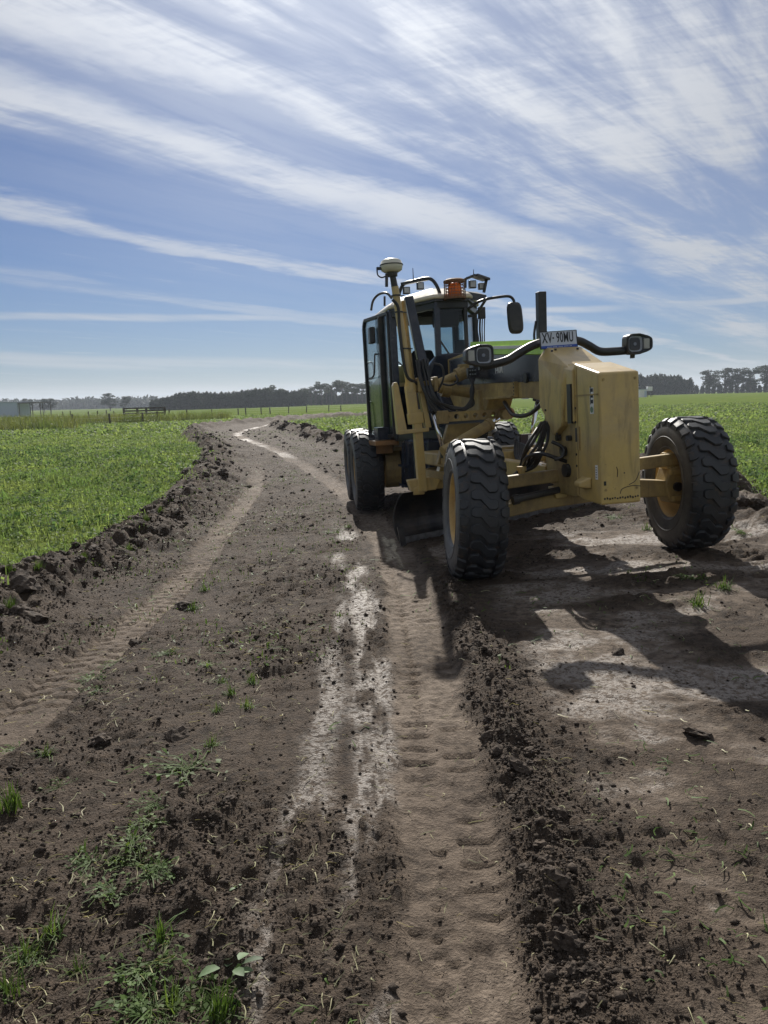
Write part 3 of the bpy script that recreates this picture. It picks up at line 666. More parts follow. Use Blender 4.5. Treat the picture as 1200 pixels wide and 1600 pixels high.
# holed link bar: strips between holes
bm = bmesh.new()
def ring(cx, r, k=12): return [(cx+r*cos(2*pi*i/k+pi/4), zh+r*sin(2*pi*i/k+pi/4)) for i in range(k)]
cells = [xa]+[(hs[i]+hs[i+1])/2 for i in range(5)]+[xb]
for i, hx in enumerate(hs):
    x0, x1 = cells[i], cells[i+1]; rg = ring(hx, .030); oc = []
    for (px_, pz_) in rg:
        dx, dz = px_-hx, pz_-zh; t = min([((x1-hx)/dx) if dx > 1e-6 else 9, ((x0-hx)/dx) if dx < -1e-6 else 9, (.055/abs(dz)) if abs(dz) > 1e-6 else 9]); oc.append((hx+dx*t, zh+dz*t))
    vf = [[bm.verts.new((p[0], y, p[1])) for p in rr] for y in (y0, y1) for rr in (rg, oc)]
    k = 12
    for j in range(k):
        j2 = (j+1) % k
        bm.faces.new((vf[0][j], vf[0][j2], vf[1][j2], vf[1][j])); bm.faces.new((vf[2][j], vf[3][j], vf[3][j2], vf[2][j2])); bm.faces.new((vf[0][j], vf[2][j], vf[2][j2], vf[0][j2])); bm.faces.new((vf[1][j], vf[1][j2], vf[3][j2], vf[3][j]))
bmesh.ops.recalc_face_normals(bm, faces=bm.faces[:]); me = bpy.data.meshes.new('link_bar'); bm.to_mesh(me); bm.free(); link('link_bar', me, M_yeld, G)
mb = MB(); mb.cyl((xb+.09, BYL-.10, zh+.0), (xb+.09, BYL+.10, zh+.0), .07, n=16); mb.box((xb+.02, BYL+.04, zh+.15), (.17, .12, .16)); mb.box((xb+.03, BYL+.04, zh+.05), (.10, .1, .16)); mb.build('link_bar_clevis', M_org, G, bevel=.01)
mb = MB(); mb.box((xa+.03, BYL+.02, zh-.0), (.12, .12, .15)); mb.hull([(x, y, z) for y in (2.0, 2.1) for (x, z) in ((-.70, 1.36), (-.30, 1.36), (-.36, 1.14), (-.72, .92), (-.86, .90))]); mb.build('link_bracket', M_yeld, G, bevel=.01)
# blade lift cylinder on the image-left side, and its mate
def lift_cyl(top, mid, bot):
    e = empty('lift_cylinder', mid, (0, 0, 0), G); T, Mi, B = (Vector(p)-Vector(mid) for p in (top, mid, bot))
    mb = MB(); mb.bar(T, Mi+(B-Mi)*.05, .105, .085, up=(0, 1, 0)); mb.build('barrel', M_nav, e, bevel=.012)
    MB().cyl(Mi, B, .026, n=14).build('piston_rod', M_chr, e, smooth=True)
    mb = MB(); mb.cyl(B-Vector((0, 0, .04)), B+Vector((0, 0, .05)), .055, n=14); mb.build('ball_joint', M_blk, e)
    d = (T-Mi).normalized(); c = Mi+d*.30
    mb = MB(); mb.cyl(c+Vector((-.12, 0, 0)), c+Vector((.14, 0, .02)), .05, n=12); mb.box(c+Vector((-.095, 0, 0)), (.05, .14, .17)); mb.box(c+Vector((.095, 0, 0)), (.05, .14, .17)); mb.build('trunnion', M_yeld, e, bevel=.012)
lift_cyl(LY(638, 464, 2.25), LY(675, 640, 2.02), LY(695, 710, 1.95))
lift_cyl((.68, 2.3, 2.16), (.56, 2.3, 1.60), (.42, 2.3, .98))
# centre-shift cylinder
cs0, cs1, cs2 = LY(692, 706, 1.50), LY(767, 662, 1.68), LY(789, 648, 1.74)
e = empty('shift_cylinder', cs0, (0, 0, 0), G); v0 = Vector(cs0)
MB().cyl((0, 0, 0), Vector(cs1)-v0, .062, n=16).build('barrel', M_yeld, e, smooth=False); MB().cyl(Vector(cs1)-v0, Vector(cs2)-v0, .028, n=12).build('piston_rod', M_chr, e, smooth=True)
mb = MB(); mb.cyl(Vector(cs2)-v0+Vector((0, -.07, 0)), Vector(cs2)-v0+Vector((0, .07, 0)), .06, n=12); mb.build('rod_eye', M_yeld, e); mb = MB(); mb.cyl(Vector(cs1)-v0-(Vector(cs1)-v0).normalized()*.05, Vector(cs1)-v0, .072, n=16); mb.build('gland', M_yeld, e)
p0, p1 = Vector(LY(672, 605, 2.3)), Vector(LY(722, 583, 2.3))
mb = MB(); mb.cyl(p0, p1, .055, n=14); mb.cyl(p1-(p1-p0)*.18, p1+(p1-p0)*.1, .085, n=14); mb.box(p1+Vector((.02, 0, .06)), (.12, .1, .09)); mb.build('trunnion_tube', M_yeld, G, bevel=.006)

# ---- drawbar and circle
mb = MB()
for s in (-1, 1): mb.bar((XC+s*.08, .25, .86), (XC+s*.62, 2.0, .98), .14, .15)
mb.box((XC, .25, .86), (.26, .26, .18)); mb.box((XC, 1.25, .98), (.9, .16, .13)); db = mb.build('drawbar', M_yel, G, bevel=.01)
mb = MB(); mb.box((XC-.1, 1.45, 1.075), (1.2, .34, .03)); mb.build('deck_plate', M_yeld, db)
mb = MB(); mb.lathe([(.70, .58), (.70, .74), (.80, .74), (.80, .58)], 56, 2, (XC, 2.45, 0), closed=True)
for k in range(56):
    t = 2*pi*k/56; mb.box((XC+.585*cos(t), 2.45+.585*sin(t), .75), (.035, .03, .09), Matrix.Rotation(t, 3, 'Z'))
circ = mb.build('circle', M_yeld, G)
mb = MB(); mb.hull([(XC+x, y, z) for x in (-.68, .68) for (y, z) in ((1.75, .86), (3.1, .86), (1.9, 1.02), (2.95, 1.02))]); mb.build('circle_carrier', M_yeld, G, bevel=.02)
for s in (-1, 1):
    mb = MB(); q = Vector((-.66 if s < 0 else .42, 2.3, .93)); mb.cyl(q-Vector((0, 0, .16)), q, .085, n=14); mb.box(q-Vector((0, 0, .19)), (.30, .26, .04)); mb.build('ball_socket', M_yel, G, bevel=.008)

# ---- moldboard
BA = radians(24); bL = Vector((-1.30, 2.02, -.03)); bdir = Vector((cos(BA), sin(BA), .018)); bn = Vector((-sin(BA), cos(BA), 0))
blade = empty('blade', bL, (0, 0, 0), G)
prof = []
for i in range(13):
    t = i/12; z = .02+.60*t; y = .19*(1-(2*t-.85)**2/1.3)
    prof.append((y, z))
mb = MB(); n = len(prof); LEN = 3.66; vs_ = []
for k in range(2):
    o_ = bdir*(LEN*k)
    vs_ += [o_+bn*y+Vector((0, 0, z)) for y, z in prof]; vs_ += [o_+bn*(y+.028)+Vector((0, 0, z)) for y, z in prof[::-1]]
m2 = 2*n; mb.add(vs_, [(i, (i+1) % m2, m2+(i+1) % m2, m2+i) for i in range(m2)]+[tuple(range(m2)), tuple(range(2*m2-1, m2-1, -1))]); mb.build('moldboard', M_bld, blade, smooth=False)
mb = MB(); y0_, z0_ = prof[0]; mb.bar(bdir*.0+bn*(y0_-.014)+Vector((0, 0, .03)), bdir*LEN+bn*(y0_-.014)+Vector((0, 0, .03)), .022, .11); mb.build('cutting_edge', M_stl, blade)
mb = MB(); mb.bar(bdir*(-.02)+bn*(.0)+Vector((0, 0, .0)), bdir*(-.02)+bn*.05+Vector((0, 0, .22)), .030, .07, up=(1, 0, 0)); mb.build('end_bit', M_bld, blade)
for f in (.36, .62):
    c = bdir*(LEN*f)+bn*.28; mb = MB(); mb.hull([c+Vector((x, y, z)) for x in (-.09, .09) for (y, z) in ((-.05, .25), (.05, .12), (.25, .35), (.2, .74), (-.02, .70), (-.08, .5))]); mb.build('blade_arm', M_yeld, blade, bevel=.015)
mb = MB(); cb = Vector((.28, .10, .62)); mb.hull([cb+Vector((x, y, z)) for y in (-.02, .10) for (x, z) in ((-.14, .0), (.16, .0), (.22, .12), (.10, .16), (-.18, .14))]); mb.hull([cb+Vector((.42, .15, 0))+Vector((x, y, z)) for y in (-.05, .08) for (x, z) in ((-.25, .0), (.16, .0), (.2, .25), (.05, .33), (-.15, .30))]); mb.build('top_bracket', M_yel, blade, bevel=.01)
mb = MB(); mb.prism([(-.07, .02), (.07, .02), (.075, .10), (.02, .13), (-.06, .10)], 1, 0, .03); o = mb.build('pivot_boss', M_yel, blade, bevel=.008); o.location = (.22, .06, .56)

# ---- receiver mast standing on the blade
MY = 2.1
def LM(px, py, dy=0): return Vector(LY(px, py, MY+dy))
mast = empty('receiver_mast', LM(657, 768), (0, 0, 0), G); o0 = LM(657, 768)
mb = MB(); mb.bar(LM(660, 768)-o0, LM(650, 640)-o0, .10, .10, up=(0, 1, 0)); mb.build('lower_column', M_yel, mast, bevel=.008)
mb = MB(); mb.bar(LM(646, 650)-o0, LM(640, 603)-o0, .11, .11, up=(0, 1, 0)); mb.bar(LM(650, 662)-o0, LM(648, 645)-o0, .17, .12, up=(0, 1, 0)); mb.build('sleeve', M_yel, mast, bevel=.006)
for (xt, xb_, lab) in (((617, 603), (628, 678), 'a'), ((655, 600), (668, 668), 'b')):
    tp, bt = LM(*xt)-o0, LM(*xb_)-o0; mb = MB(); w1, w2 = (.034, .058) if lab == 'a' else (.022, .034)
    mb.hull([tp+Vector((x*w1, y, 0)) for x in (-1, 1) for y in (-.045, .045)]+[bt+Vector((x*w2, y, 0)) for x in (-1, 1) for y in (-.06, .06)]+[tp+Vector((x*w1*.5, y, .04)) for x in (-1, 1) for y in (-.045, .045)]); mb.build('guard_plate', M_yel, mast, bevel=.008)
mb = MB(); mb.bar(LM(622, 676)-o0, LM(668, 671)-o0, .15, .045); mb.build('guard_base', M_yel, mast, bevel=.006)
mb = MB(); mb.cyl(LM(641, 606)-o0, LM(617, 448)-o0, .048, .043, n=14); mb.cyl(LM(643, 612)-o0, LM(641, 598)-o0, .07, n=14); mb.build('mast_tube', M_yel, mast, smooth=False)
MB().cyl(LM(650, 640, .06)-o0, LM(630, 470, .06)-o0, .026, n=10).build('conduit', M_yeld, mast)
for a in ((623, 488), (632, 545), (619, 462)):
    c = LM(*a)-o0; mb = MB(); mb.cyl(c-Vector((0, 0, .008)), c+Vector((0, 0, .008)), .057, n=14); mb.bar(c, c+Vector((.10, .02, 0)), .01, .012); mb.build('clip', M_blk, mast)
mb = MB(); mb.tube([LM(613, 468, -.06)-o0, LM(622, 480, -.06)-o0, LM(624, 510, -.05)-o0, LM(629, 555, -.06)-o0, LM(636, 588, -.06)-o0, LM(650, 598, -.05)-o0, LM(662, 610)-o0], .018, 8); mb.build('cable', M_hos, mast, smooth=True)
mb = MB(); mb.cyl(LM(617, 450)-o0, LM(613, 428)-o0, .040, .034, n=14); mb.cyl(LM(613, 432)-o0, LM(612.5, 424)-o0, .06, .065, n=14); mb.bar(LM(604, 448)-o0, LM(604, 428)-o0, .03, .035, up=(0, 1, 0)); mb.build('receiver_mount', M_blk, mast)
gc = LM(611.5, 415)-o0
mb = MB(); mb.lathe([(-.075, .0), (-.075, .085), (-.055, .118), (-.02, .127), (.012, .132), (.016, .126), (.05, .115), (.068, .085), (.076, .04), (.078, .0)], 28, 2, gc); rc = mb.build('receiver', M_gnss, mast, smooth=True)
mb = MB(); mb.lathe([(-.002, .129), (.0, .135), (.010, .135), (.012, .129)], 28, 2, gc); mb.build('band', M_blk, rc)
mb = MB(); mb.box(gc+Vector((-.145, 0, -.03)), (.06, .035, .03)); mb.tube([gc+Vector((-.17, 0, -.035)), gc+Vector((-.165, 0, -.10)), gc+Vector((-.12, 0, -.13)), gc+Vector((-.06, 0, -.11))], .008, 6); mb.build('aerial_lead', M_hos, rc)

# ---- front axle
mb = MB(); mb.hull([(x, y, z) for y in (-.09, .09) for (x, z) in ((-.88, .50), (-.88, .62), (-.70, .66), (-.45, .70), (-.45, .56))]); mb.hull([(x, y, z) for y in (-.09, .09) for (x, z) in ((-.46, .56), (-.46, .70), (.2, .80), (.2, .60))]); mb.hull([(x, y, z) for y in (-.09, .09) for (x, z) in ((.19, .60), (.19, .80), (.86, .73), (.86, .58))]); ax = mb.build('front_axle', M_yeld, G, bevel=.012)
mb = MB(); mb.bar((-.92, -.06, .83), (.94, -.06, .935), .09, .115); mb.build('lean_bar', M_yeld, ax, bevel=.01)
mb = MB(); mb.hull([(x, y, z) for y in (-.12, .02) for (x, z) in ((-.35, .76), (-.20, .775), (-.22, .66), (-.33, .65))]); mb.build('axle_lug', M_yel, ax, bevel=.01)
mb = MB(); mb.cyl((-.74, -.12, .675), (-.30, -.12, .735), .032, n=12); mb.cyl((-.76, -.12, .672), (-.70, -.12, .68), .045, n=12); mb.build('steering_cylinder', M_blk, ax, smooth=False)
mb = MB(); mb.cyl((-.62, -.02, .86), (-.62, -.02, .96), .032, n=12); mb.cyl((-.62, -.02, .93), (-.62, -.02, .97), .045, n=12); mb.build('grease_cap', M_yel, ax)
MB().cyl((-.86, .30, .58), (.86, .30, .66), .03, n=10).build('tie_rod', M_yeld, ax)
for sx, zc in ((-1, .612), (1, .688)):
    mb = MB(); mb.hull([(sx*x, y, zc+z) for y in (-.10, .10) for (x, z) in ((.86, -.17), (.98, -.20), (1.02, .0), (.98, .20), (.86, .17), (.80, .0))]); kn = mb.build('steering_knuckle', M_yeld, ax, bevel=.02)
    mb = MB(); mb.cyl((sx*.84, 0, zc+.255), (sx*.98, 0, zc+.255), .06, n=14); mb.box((sx*.90, -.02, zc+.22), (.13, .13, .13)); mb.build('lean_pivot', M_yel, kn, bevel=.01)
    MB().cyl((sx*.93, -.13, zc-.02), (sx*.93, -.10, zc-.02), .045, n=14).build('knuckle_cap', M_blk, kn)
    MB().box((sx*.92, -.12, zc-.13), (.12, .06, .05)).build('clamp', M_yeld, kn, bevel=.01); MB().box((sx*.92, -.10, zc+.12), (.14, .05, .05)).build('clamp', M_yeld, kn, bevel=.01)

# ---- hose runs
def hose(pts, r=.02, nm='hose', mt=None, par=None): MB().tube(pts, r, 8, 6).build(nm, mt or M_hos, par or G, smooth=True)
hr = random.Random(4)
def jit(p, a_=2.5): return (p[0]+hr.uniform(-a_, a_), p[1]+hr.uniform(-a_, a_))
for k in range(6):
    o_ = k*4.4; hose([LY(*jit((858-o_*.5, 660), 2), -.02), LY(*jit((856-o_*1.3, 690)), -.06-.02*k), LY(*jit((848-o_*1.5, 712), 3), -.12+.02*k), LY(*jit((832-o_*.8, 728), 3), .0+.04*k), LY(*jit((806, 742), 4), .2)], .015)
hose([LY(893, 724, -.28), LY(870, 716, -.30), LY(845, 709, -.25), LY(822, 716, -.1), LY(816, 735, .1)], .018)
hose([LY(862, 690, -.28), LY(880, 700, -.33), LY(878, 714, -.33), LY(866, 718, -.30)], .016)
for k in range(6): hose([LY(806+k*2.5, 690+k, 1.2), LY(806+k*3, 712, 1.1), LY(818+k*2.5, 728-k*2, .9), LY(836+k, 722-k*3, .7)], .020, mt=MATS['black_steel'] if k % 2 else None)
for k in range(5):
    o_ = k*4.2; hose([LY(*jit((651+o_, 562), 1.5), 2.05), LY(*jit((656+o_, 590)), 2.0), LY(*jit((664+o_*1.2, 622), 3), 1.95-.02*k), LY(*jit((684+o_, 645-k*3), 3), 1.9), LY(*jit((708+o_, 648-k*2.5), 2), 1.86), LY(*jit((730+o_*.5, 635-k), 2), 1.84), LY(740-k*1.2, 612, 1.84), LY(734+k*2, 590, 1.88)], .013+.003*(k % 2))
hose([LY(678, 568, 2.1), LY(690, 572, 2.05), LY(693, 590, 2.05), LY(684, 612, 2.05)], .012)
hose([LY(712, 586, 2.05), LY(715, 596, 2.0), LY(704, 602, 2.0), LY(692, 600, 2.05)], .012)
mb = MB(); q = LY(737, 583, 1.9); mb.box(q, (.11, .06, .12)); vb = mb.build('valve_block', M_blk, G, bevel=.006)
each('valve_port', M_stl, vb, [lambda m_, k=k: m_.cyl((q[0]-.03+.03*(k % 3), q[1]-.031, q[2]+.03-.045*(k//3)), (q[0]-.03+.03*(k % 3), q[1]-.045, q[2]+.03-.045*(k//3)), .009, n=8) for k in range(6)])

# ---- cab
XB = -.17; FW, BW = .20, .62; YF, YB_, YR = 3.40, 4.25, 5.20; ZF, ZT = 1.15, 3.0
cab = empty('cab', (XB, 4.2, ZF), (0, 0, 0), G); co = Vector((XB, 4.2, ZF))
def cv(x, y, z): return Vector((XB+x, y, z))-co
Fm, Fp, Bm, Bp, Rm, Rp = (-FW, YF), (FW, YF), (-BW, YB_), (BW, YB_), (-BW, YR), (BW, YR)
for p, w_ in ((Fm, .075), (Fp, .05), (Bm, .10), (Bp, .07), (Rm, .09), (Rp, .09)):
    MB().bar(cv(*p, ZF), cv(*p, ZT), w_, w_, up=(0, 1, 0)).build('pillar', M_nav if p in (Fm, Bm) else M_blk, cab, bevel=.01)
def ringbars(z, w_, h_, nm, segs):
    for a, b in segs: MB().bar(cv(*a, z), cv(*b, z), w_, h_).build(nm, M_blk, cab, bevel=.006)
allsegs = ((Fm, Fp), (Fp, Bp), (Bp, Rp), (Rp, Rm), (Rm, Bm), (Bm, Fm))
ringbars(ZT-.06, .08, .12, 'header', allsegs); ringbars(ZF+.06, .08, .12, 'sill', allsegs)
def pane(a, b, z0, z1, nm='window'):
    A, B = Vector((*a, 0)), Vector((*b, 0)); d = (B-A).normalized()*.045; A += d; B -= d; nrm = Vector((-d.y, d.x, 0)).normalized()*.004
    mb = MB(); pts = []
    for s in (-1, 1): pts += [cv(A.x, A.y, z0)+nrm*s, cv(B.x, B.y, z0)+nrm*s, cv(B.x, B.y, z1)+nrm*s, cv(A.x, A.y, z1)+nrm*s]
    mb.add(pts, [(0, 1, 2, 3), (4, 5, 6, 7), (0, 1, 5, 4), (1, 2, 6, 5), (2, 3, 7, 6), (3, 0, 4, 7)]); mb.build(nm, M_gla, cab)
pane(Fm, Fp, 1.6, 2.88); pane(Fp, Bp, 1.3, 2.88); pane(Bp, Rp, 1.9, 2.88); pane(Rp, Rm, 2.0, 2.88); pane(Rm, Bm, 1.9, 2.88)
mb = MB(); mb.box(cv(BW, (YB_+YR)/2, 1.55), (.05, YR-YB_-.06, .66)); mb.build('side_panel', M_nav, cab); mb = MB(); mb.box(cv(-BW, (YB_+YR)/2, 1.55), (.05, YR-YB_-.06, .66)); mb.build('side_panel', M_nav, cab)
mb = MB(); mb.box(cv(0, YR, 1.58), (1.16, .05, .72)); mb.build('rear_panel', M_nav, cab)
mb = MB(); mb.hull([cv(x, y, ZF-.03+z) for z in (0, .06) for (x, y) in (Fm, Fp, Bp, Rp, Rm, Bm)]); mb.build('floor', M_blk, cab)
# sloped cowl and console
mb = MB(); mb.hull([cv(*p) for p in ((-.24, 3.33, 2.28), (.22, 3.33, 2.30), (.22, 3.62, 2.22), (-.30, 3.62, 2.18), (-.60, 3.45, 1.80), (.30, 3.45, 1.75), (-.56, 3.45, 1.30), (.30, 3.45, 1.30), (-.45, 3.7, 1.3), (.3, 3.7, 1.3))]); mb.build('front_cowl', M_nav, cab, bevel=.02)
mb = MB(); mb.hull([cv(x, y, z) for x in (-.16, .16) for (y, z) in ((3.7, 2.12), (3.86, 2.05), (3.78, 1.3), (3.66, 1.3))]); mb.build('console', M_blk, cab, bevel=.02)
mb = MB(); mb.hull([cv(x, y, z) for (x, y, z) in ((-.24, 4.36, 1.68), (.24, 4.36, 1.68), (-.26, 4.85, 1.66), (.26, 4.85, 1.66), (-.24, 4.34, 1.56), (.24, 4.34, 1.56), (-.24, 4.86, 1.54), (.24, 4.86, 1.54))]); mb.build('seat', M_seat, cab, bevel=.03)
mb = MB(); mb.hull([cv(x, y, z) for (x, y, z) in ((-.24, 4.80, 1.7), (.24, 4.80, 1.7), (-.25, 4.92, 2.2), (.25, 4.92, 2.2), (-.15, 4.97, 2.48), (.15, 4.97, 2.48), (-.24, 4.92, 1.7), (.24, 4.92, 1.7), (-.25, 5.03, 2.2), (.25, 5.03, 2.2), (-.15, 5.06, 2.46), (.15, 5.06, 2.46))]); mb.build('backrest', M_seat, cab, bevel=.03)
mb = MB(); mb.box(cv(0, 4.62, 1.36), (.3, .3, .4)); mb.build('seat_post', M_blk, cab)
for sx in (-1, 1):
    mb = MB(); mb.box(cv(sx*.33, 4.50, 1.86), (.12, .42, .09)); mb.box(cv(sx*.34, 4.62, 1.66), (.06, .12, .34)); ap = mb.build('control_pod', M_blk, cab, bevel=.02)
    MB().cyl(cv(sx*.34, 4.36, 1.90), cv(sx*.34, 4.33, 2.06), .022, .03, n=10).build('joystick', M_blk, cab)
mb = MB(); mb.box(cv(.30, 3.92, 2.42), (.22, .05, .17)); mb.bar(cv(.30, 3.92, 2.36), cv(.14, 3.80, 2.08), .03, .03); mb.build('monitor', M_blk, cab, bevel=.01)
mb = MB(); mb.box(cv(.0, 4.55, 2.90), (1.0, 1.0, .08)); mb.build('headliner', M_seat, cab)
mb = MB(); mb.box(cv(-.02, 3.60, 2.76), (.34, .16, .20)); mb.build('radio_pod', M_seat, cab, bevel=.02)
for (a, b) in (((-.18, 3.36, 2.46), (.12, 3.36, 1.98)), ((-.62, YR+.02, 2.60), (-.15, YR+.03, 2.15))):
    mb = MB(); mb.bar(cv(*a), cv(*b), .016, .02); mb.build('wiper', M_blk, cab)
# open door folded back along the cab side
dh, de_ = Vector((-.83, 4.27, 0)), Vector((-1.03, 5.17, 0)); dd_ = (de_-dh).normalized(); DZ0, DZ1 = 1.20, 2.96
def dv(t, z, o=0.0): return dh+dd_*t*(de_-dh).length+Vector((0, 0, z))+Vector((dd_.y, -dd_.x, 0))*o-co
mb = MB(); fr = [dv(.02, DZ0), dv(1, DZ0), dv(1, 2.86), dv(.94, DZ1), dv(.02, DZ1)]
for i in range(5): mb.bar(fr[i], fr[(i+1) % 5], .05, .055, up=(1, 0, .01))
door = mb.build('door', M_blk, cab, bevel=.008)
mb = MB(); mb.prism([(.0, .0), (1, 0), (1, 1), (0, 1)], 0, 0, .008); vs_ = [dv(.04, DZ0+.02), dv(.97, DZ0+.02), dv(.97, 2.85), dv(.93, DZ1-.02), dv(.04, DZ1-.02)]; off = Vector((.006, 0, 0))
mb = MB(); mb.add([p-off for p in vs_]+[p+off for p in vs_], [(0, 1, 2, 3, 4), (9, 8, 7, 6, 5)]+[(i, (i+1) % 5, 5+(i+1) % 5, 5+i) for i in range(5)]); mb.build('door_glass', M_gla, cab)
mb = MB(); mb.tube([dv(.97, 2.32, -.01), dv(1.0, 2.32, .11), dv(1.0, 2.10, .11), dv(.97, 2.08, -.01)], .012, 8, 5); mb.build('door_handle', M_blk, cab)
mb = MB(); mb.tube([dv(.55, 2.42), dv(.5, 2.40, -.05), dv(.55, 2.12, -.06), dv(.85, 2.08, -.03)], .012, 8, 5); mb.build('grab_rail', M_blk, cab)
mb = MB(); mb.tube([dv(1.02, 1.72, .02), dv(1.06, 1.68, .1), dv(1.03, 1.30, .1), dv(1.0, 1.22, .02)], .018, 8, 5); mb.build('grab_rail', M_blk, cab)
MB().bar(dv(.30, DZ0), dv(.30, DZ1-.02), .05, .10, up=(1, 0, .01)).build('door_post', M_blk, cab, bevel=.006)
mb = MB(); mb.box(dv(.55, 2.70, -.06), (.09, .16, .24)); mb.build('side_mirror', M_blk, cab, bevel=.02)
# roof, rails, lights, beacon
mb = MB(); mb.hull([cv(x, y, z) for (x, y) in ((-.26, 3.30), (.26, 3.30), (.54, 3.85), (.68, 4.2), (.68, 5.22), (-.68, 5.22), (-.68, 4.2), (-.54, 3.85)) for z in (3.0, 3.045)]+[cv(x, y, 3.16) for (x, y) in ((-.2, 3.52), (.2, 3.52), (.50, 4.25), (.52, 5.05), (-.52, 5.05), (-.50, 4.25))]+[cv(x, y, 3.20) for (x, y) in ((-.18, 3.8), (.18, 3.8), (.4, 4.8), (-.4, 4.8))]); roof = mb.build('roof', M_cream, cab, bevel=.02)
mb = MB(); mb.hull([cv(x, y, z) for (x, y) in ((-.24, 3.32), (.24, 3.32), (.52, 3.85), (.65, 4.2), (-.65, 4.2), (-.52, 3.85)) for z in (2.965, 2.997)]); mb.build('visor', M_blk, cab)
def CT(pts, r, nm, par=cab, mt=None): MB().tube([Vector(p)-co for p in pts], r, 9, 5).build(nm, mt or M_blk, par, smooth=True)
CT([LY(621, 474, 3.75), LY(624, 458, 3.75), LY(631, 444, 3.72), LY(648, 439, 3.62), LY(666, 435, 3.52), LY(676, 438, 3.45), LY(684, 450, 3.40), LY(690, 468, 3.38)], .024, 'roof_rail')
mb = MB(); mb.bar(Vector(LY(627, 444, 3.72))-co, Vector(LY(668, 436, 3.52))-co, .05, .035); mb.build('lamp_shelf', M_blk, cab)
CT([LY(580, 485, 4.7), LY(583, 470, 4.7), LY(592, 460, 4.6), LY(604, 458, 4.4), LY(612, 466, 4.3)], .018, 'roof_rail')
CT([LY(601, 478, 4.3), LY(601, 463, 4.3)], .016, 'rail_post')
def worklight(p, s=.07, yaw=0):
    c = Vector(p)-co; e_ = MB().box(c, (s*1.35, .06, s*1.35)).build('work_light', M_blk, cab, bevel=.008)
    MB().box(c+Vector((0, -.0315, 0)), (s, .004, s)).build('work_light_lens', pbr('work_lens', (.45, .46, .48), .2), cab); return e_
worklight(LY(635, 454, 3.66)); worklight(LY(656.5, 447, 3.52)); worklight(LY(738, 444.5, 3.45), .075); worklight(LY(752, 447.5, 3.60), .065)
mb = MB(); q1, q2, q3 = Vector(LY(727, 436, 3.40))-co, Vector(LY(741, 430.5, 3.40))-co, Vector(LY(760, 437, 3.55))-co
mb.bar(q1, q2, .11, .03); mb.bar(q2, q3, .13, .03); mb.bar(q3, Vector(LY(756, 457, 3.55))-co, .035, .03, up=(0, 1, 0)); mb.bar(q1, Vector(LY(727, 450, 3.40))-co, .03, .03, up=(0, 1, 0)); mb.build('lamp_shelf', M_blk, cab)
mb = MB(); mb.hull([Vector(p)-co for p in (LY(727, 455, 3.38), LY(760, 461, 3.6), LY(760, 464, 3.6), LY(750, 470, 3.5), LY(727, 468, 3.38), LY(745, 456, 3.8), LY(745, 468, 3.8))]); mb.build('shelf_base', M_blk, cab)
for (p, q) in (((646, 438), (645, 419)), ((740, 430), (740, 421))):
    MB().cyl(Vector(LY(*p, 3.6))-co, Vector(LY(*q, 3.6))-co, .007, .004, n=6).build('aerial', M_blk, cab)
# amber beacon in a wire-mesh cage
bc = Vector(LY(710.5, 453, 3.24))-co; R_, Hh = .138, .118
mb = MB(); n = 20
for k in range(n):
    t = 2*pi*k/n; mb.bar(bc+Vector((R_*cos(t), R_*sin(t), -Hh)), bc+Vector((R_*cos(t), R_*sin(t), Hh)), .006, .006, up=(cos(t), sin(t), .01))
for j in range(7):
    z = -Hh+2*Hh*j/6; mb.lathe([(z-.004, R_-.004), (z-.004, R_+.005), (z+.004, R_+.005), (z+.004, R_-.004)], n, 2, bc, closed=True)
mb.lathe([(Hh, R_), (Hh+.006, R_*.98), (Hh+.02, R_*.8), (Hh+.02, R_*.6)], n, 2, bc)
for z in (-Hh+.012, Hh-.012): mb.lathe([(z-.012, R_-.006), (z-.012, R_+.007), (z+.012, R_+.007), (z+.012, R_-.006)], n, 2, bc, closed=True)
mb.build('beacon_cage', M_mesh, cab)
am = bpy.data.materials.new('amber_lens'); am.use_nodes = True; b_ = am.node_tree.nodes['Principled BSDF']; b_.inputs['Base Color'].default_value = (.95, .23, .015, 1); b_.inputs['Roughness'].default_value = .15; b_.inputs['Transmission Weight'].default_value = .55
mb = MB(); mb.lathe([(-.10, .095), (.02, .092), (.07, .08), (.095, .04), (.10, .0)], 20, 2, bc); mb.build('beacon_lens', am, cab, smooth=True)
mb = MB(); mb.lathe([(-Hh, .0), (-Hh, R_-.012), (-Hh+.02, R_-.012), (-Hh+.03, .10), (-Hh+.03, 0)], 20, 2, bc); mb.bar(bc+Vector((0, 0, -Hh+.01)), bc+Vector((.02, .30, -Hh+.02)), .06, .02); mb.build('beacon_base', M_blk, cab)
# right-hand mirror on its tube arm
CT([LY(731, 483, 3.36), LY(745, 473, 3.3), LY(760, 467.5, 3.25), LY(780, 464, 3.2), LY(795, 463, 3.2), LY(802, 468, 3.2), LY(804, 478, 3.2), LY(804, 492, 3.24)], .019, 'mirror_arm')
CT([LY(731, 494, 3.36), LY(741, 492, 3.33), LY(748, 485, 3.3), LY(759, 468, 3.25)], .019, 'mirror_arm')
mc = Vector(LY(805, 496.5, 3.2))-co; mb = MB(); out = []
for i in range(24):
    a = 2*pi*i/24; out.append((.105*math.copysign(abs(cos(a))**.5, cos(a)), .212*math.copysign(abs(sin(a))**.5, sin(a))))
vs_ = []
for y, k in ((-.035, .80), (-.02, .96), (.02, 1.0), (.03, .97)): vs_ += [mc+Vector((x*k*(1-.10*z)-.06*z, y, z*k)) for x, z in out]
n = 24; mb.add(vs_, [(r*n+i, r*n+(i+1) % n, (r+1)*n+(i+1) % n, (r+1)*n+i) for r in range(3) for i in range(n)]+[tuple(range(n)), tuple(range(3*n, 4*n))]); mb.build('mirror', M_blk, cab)
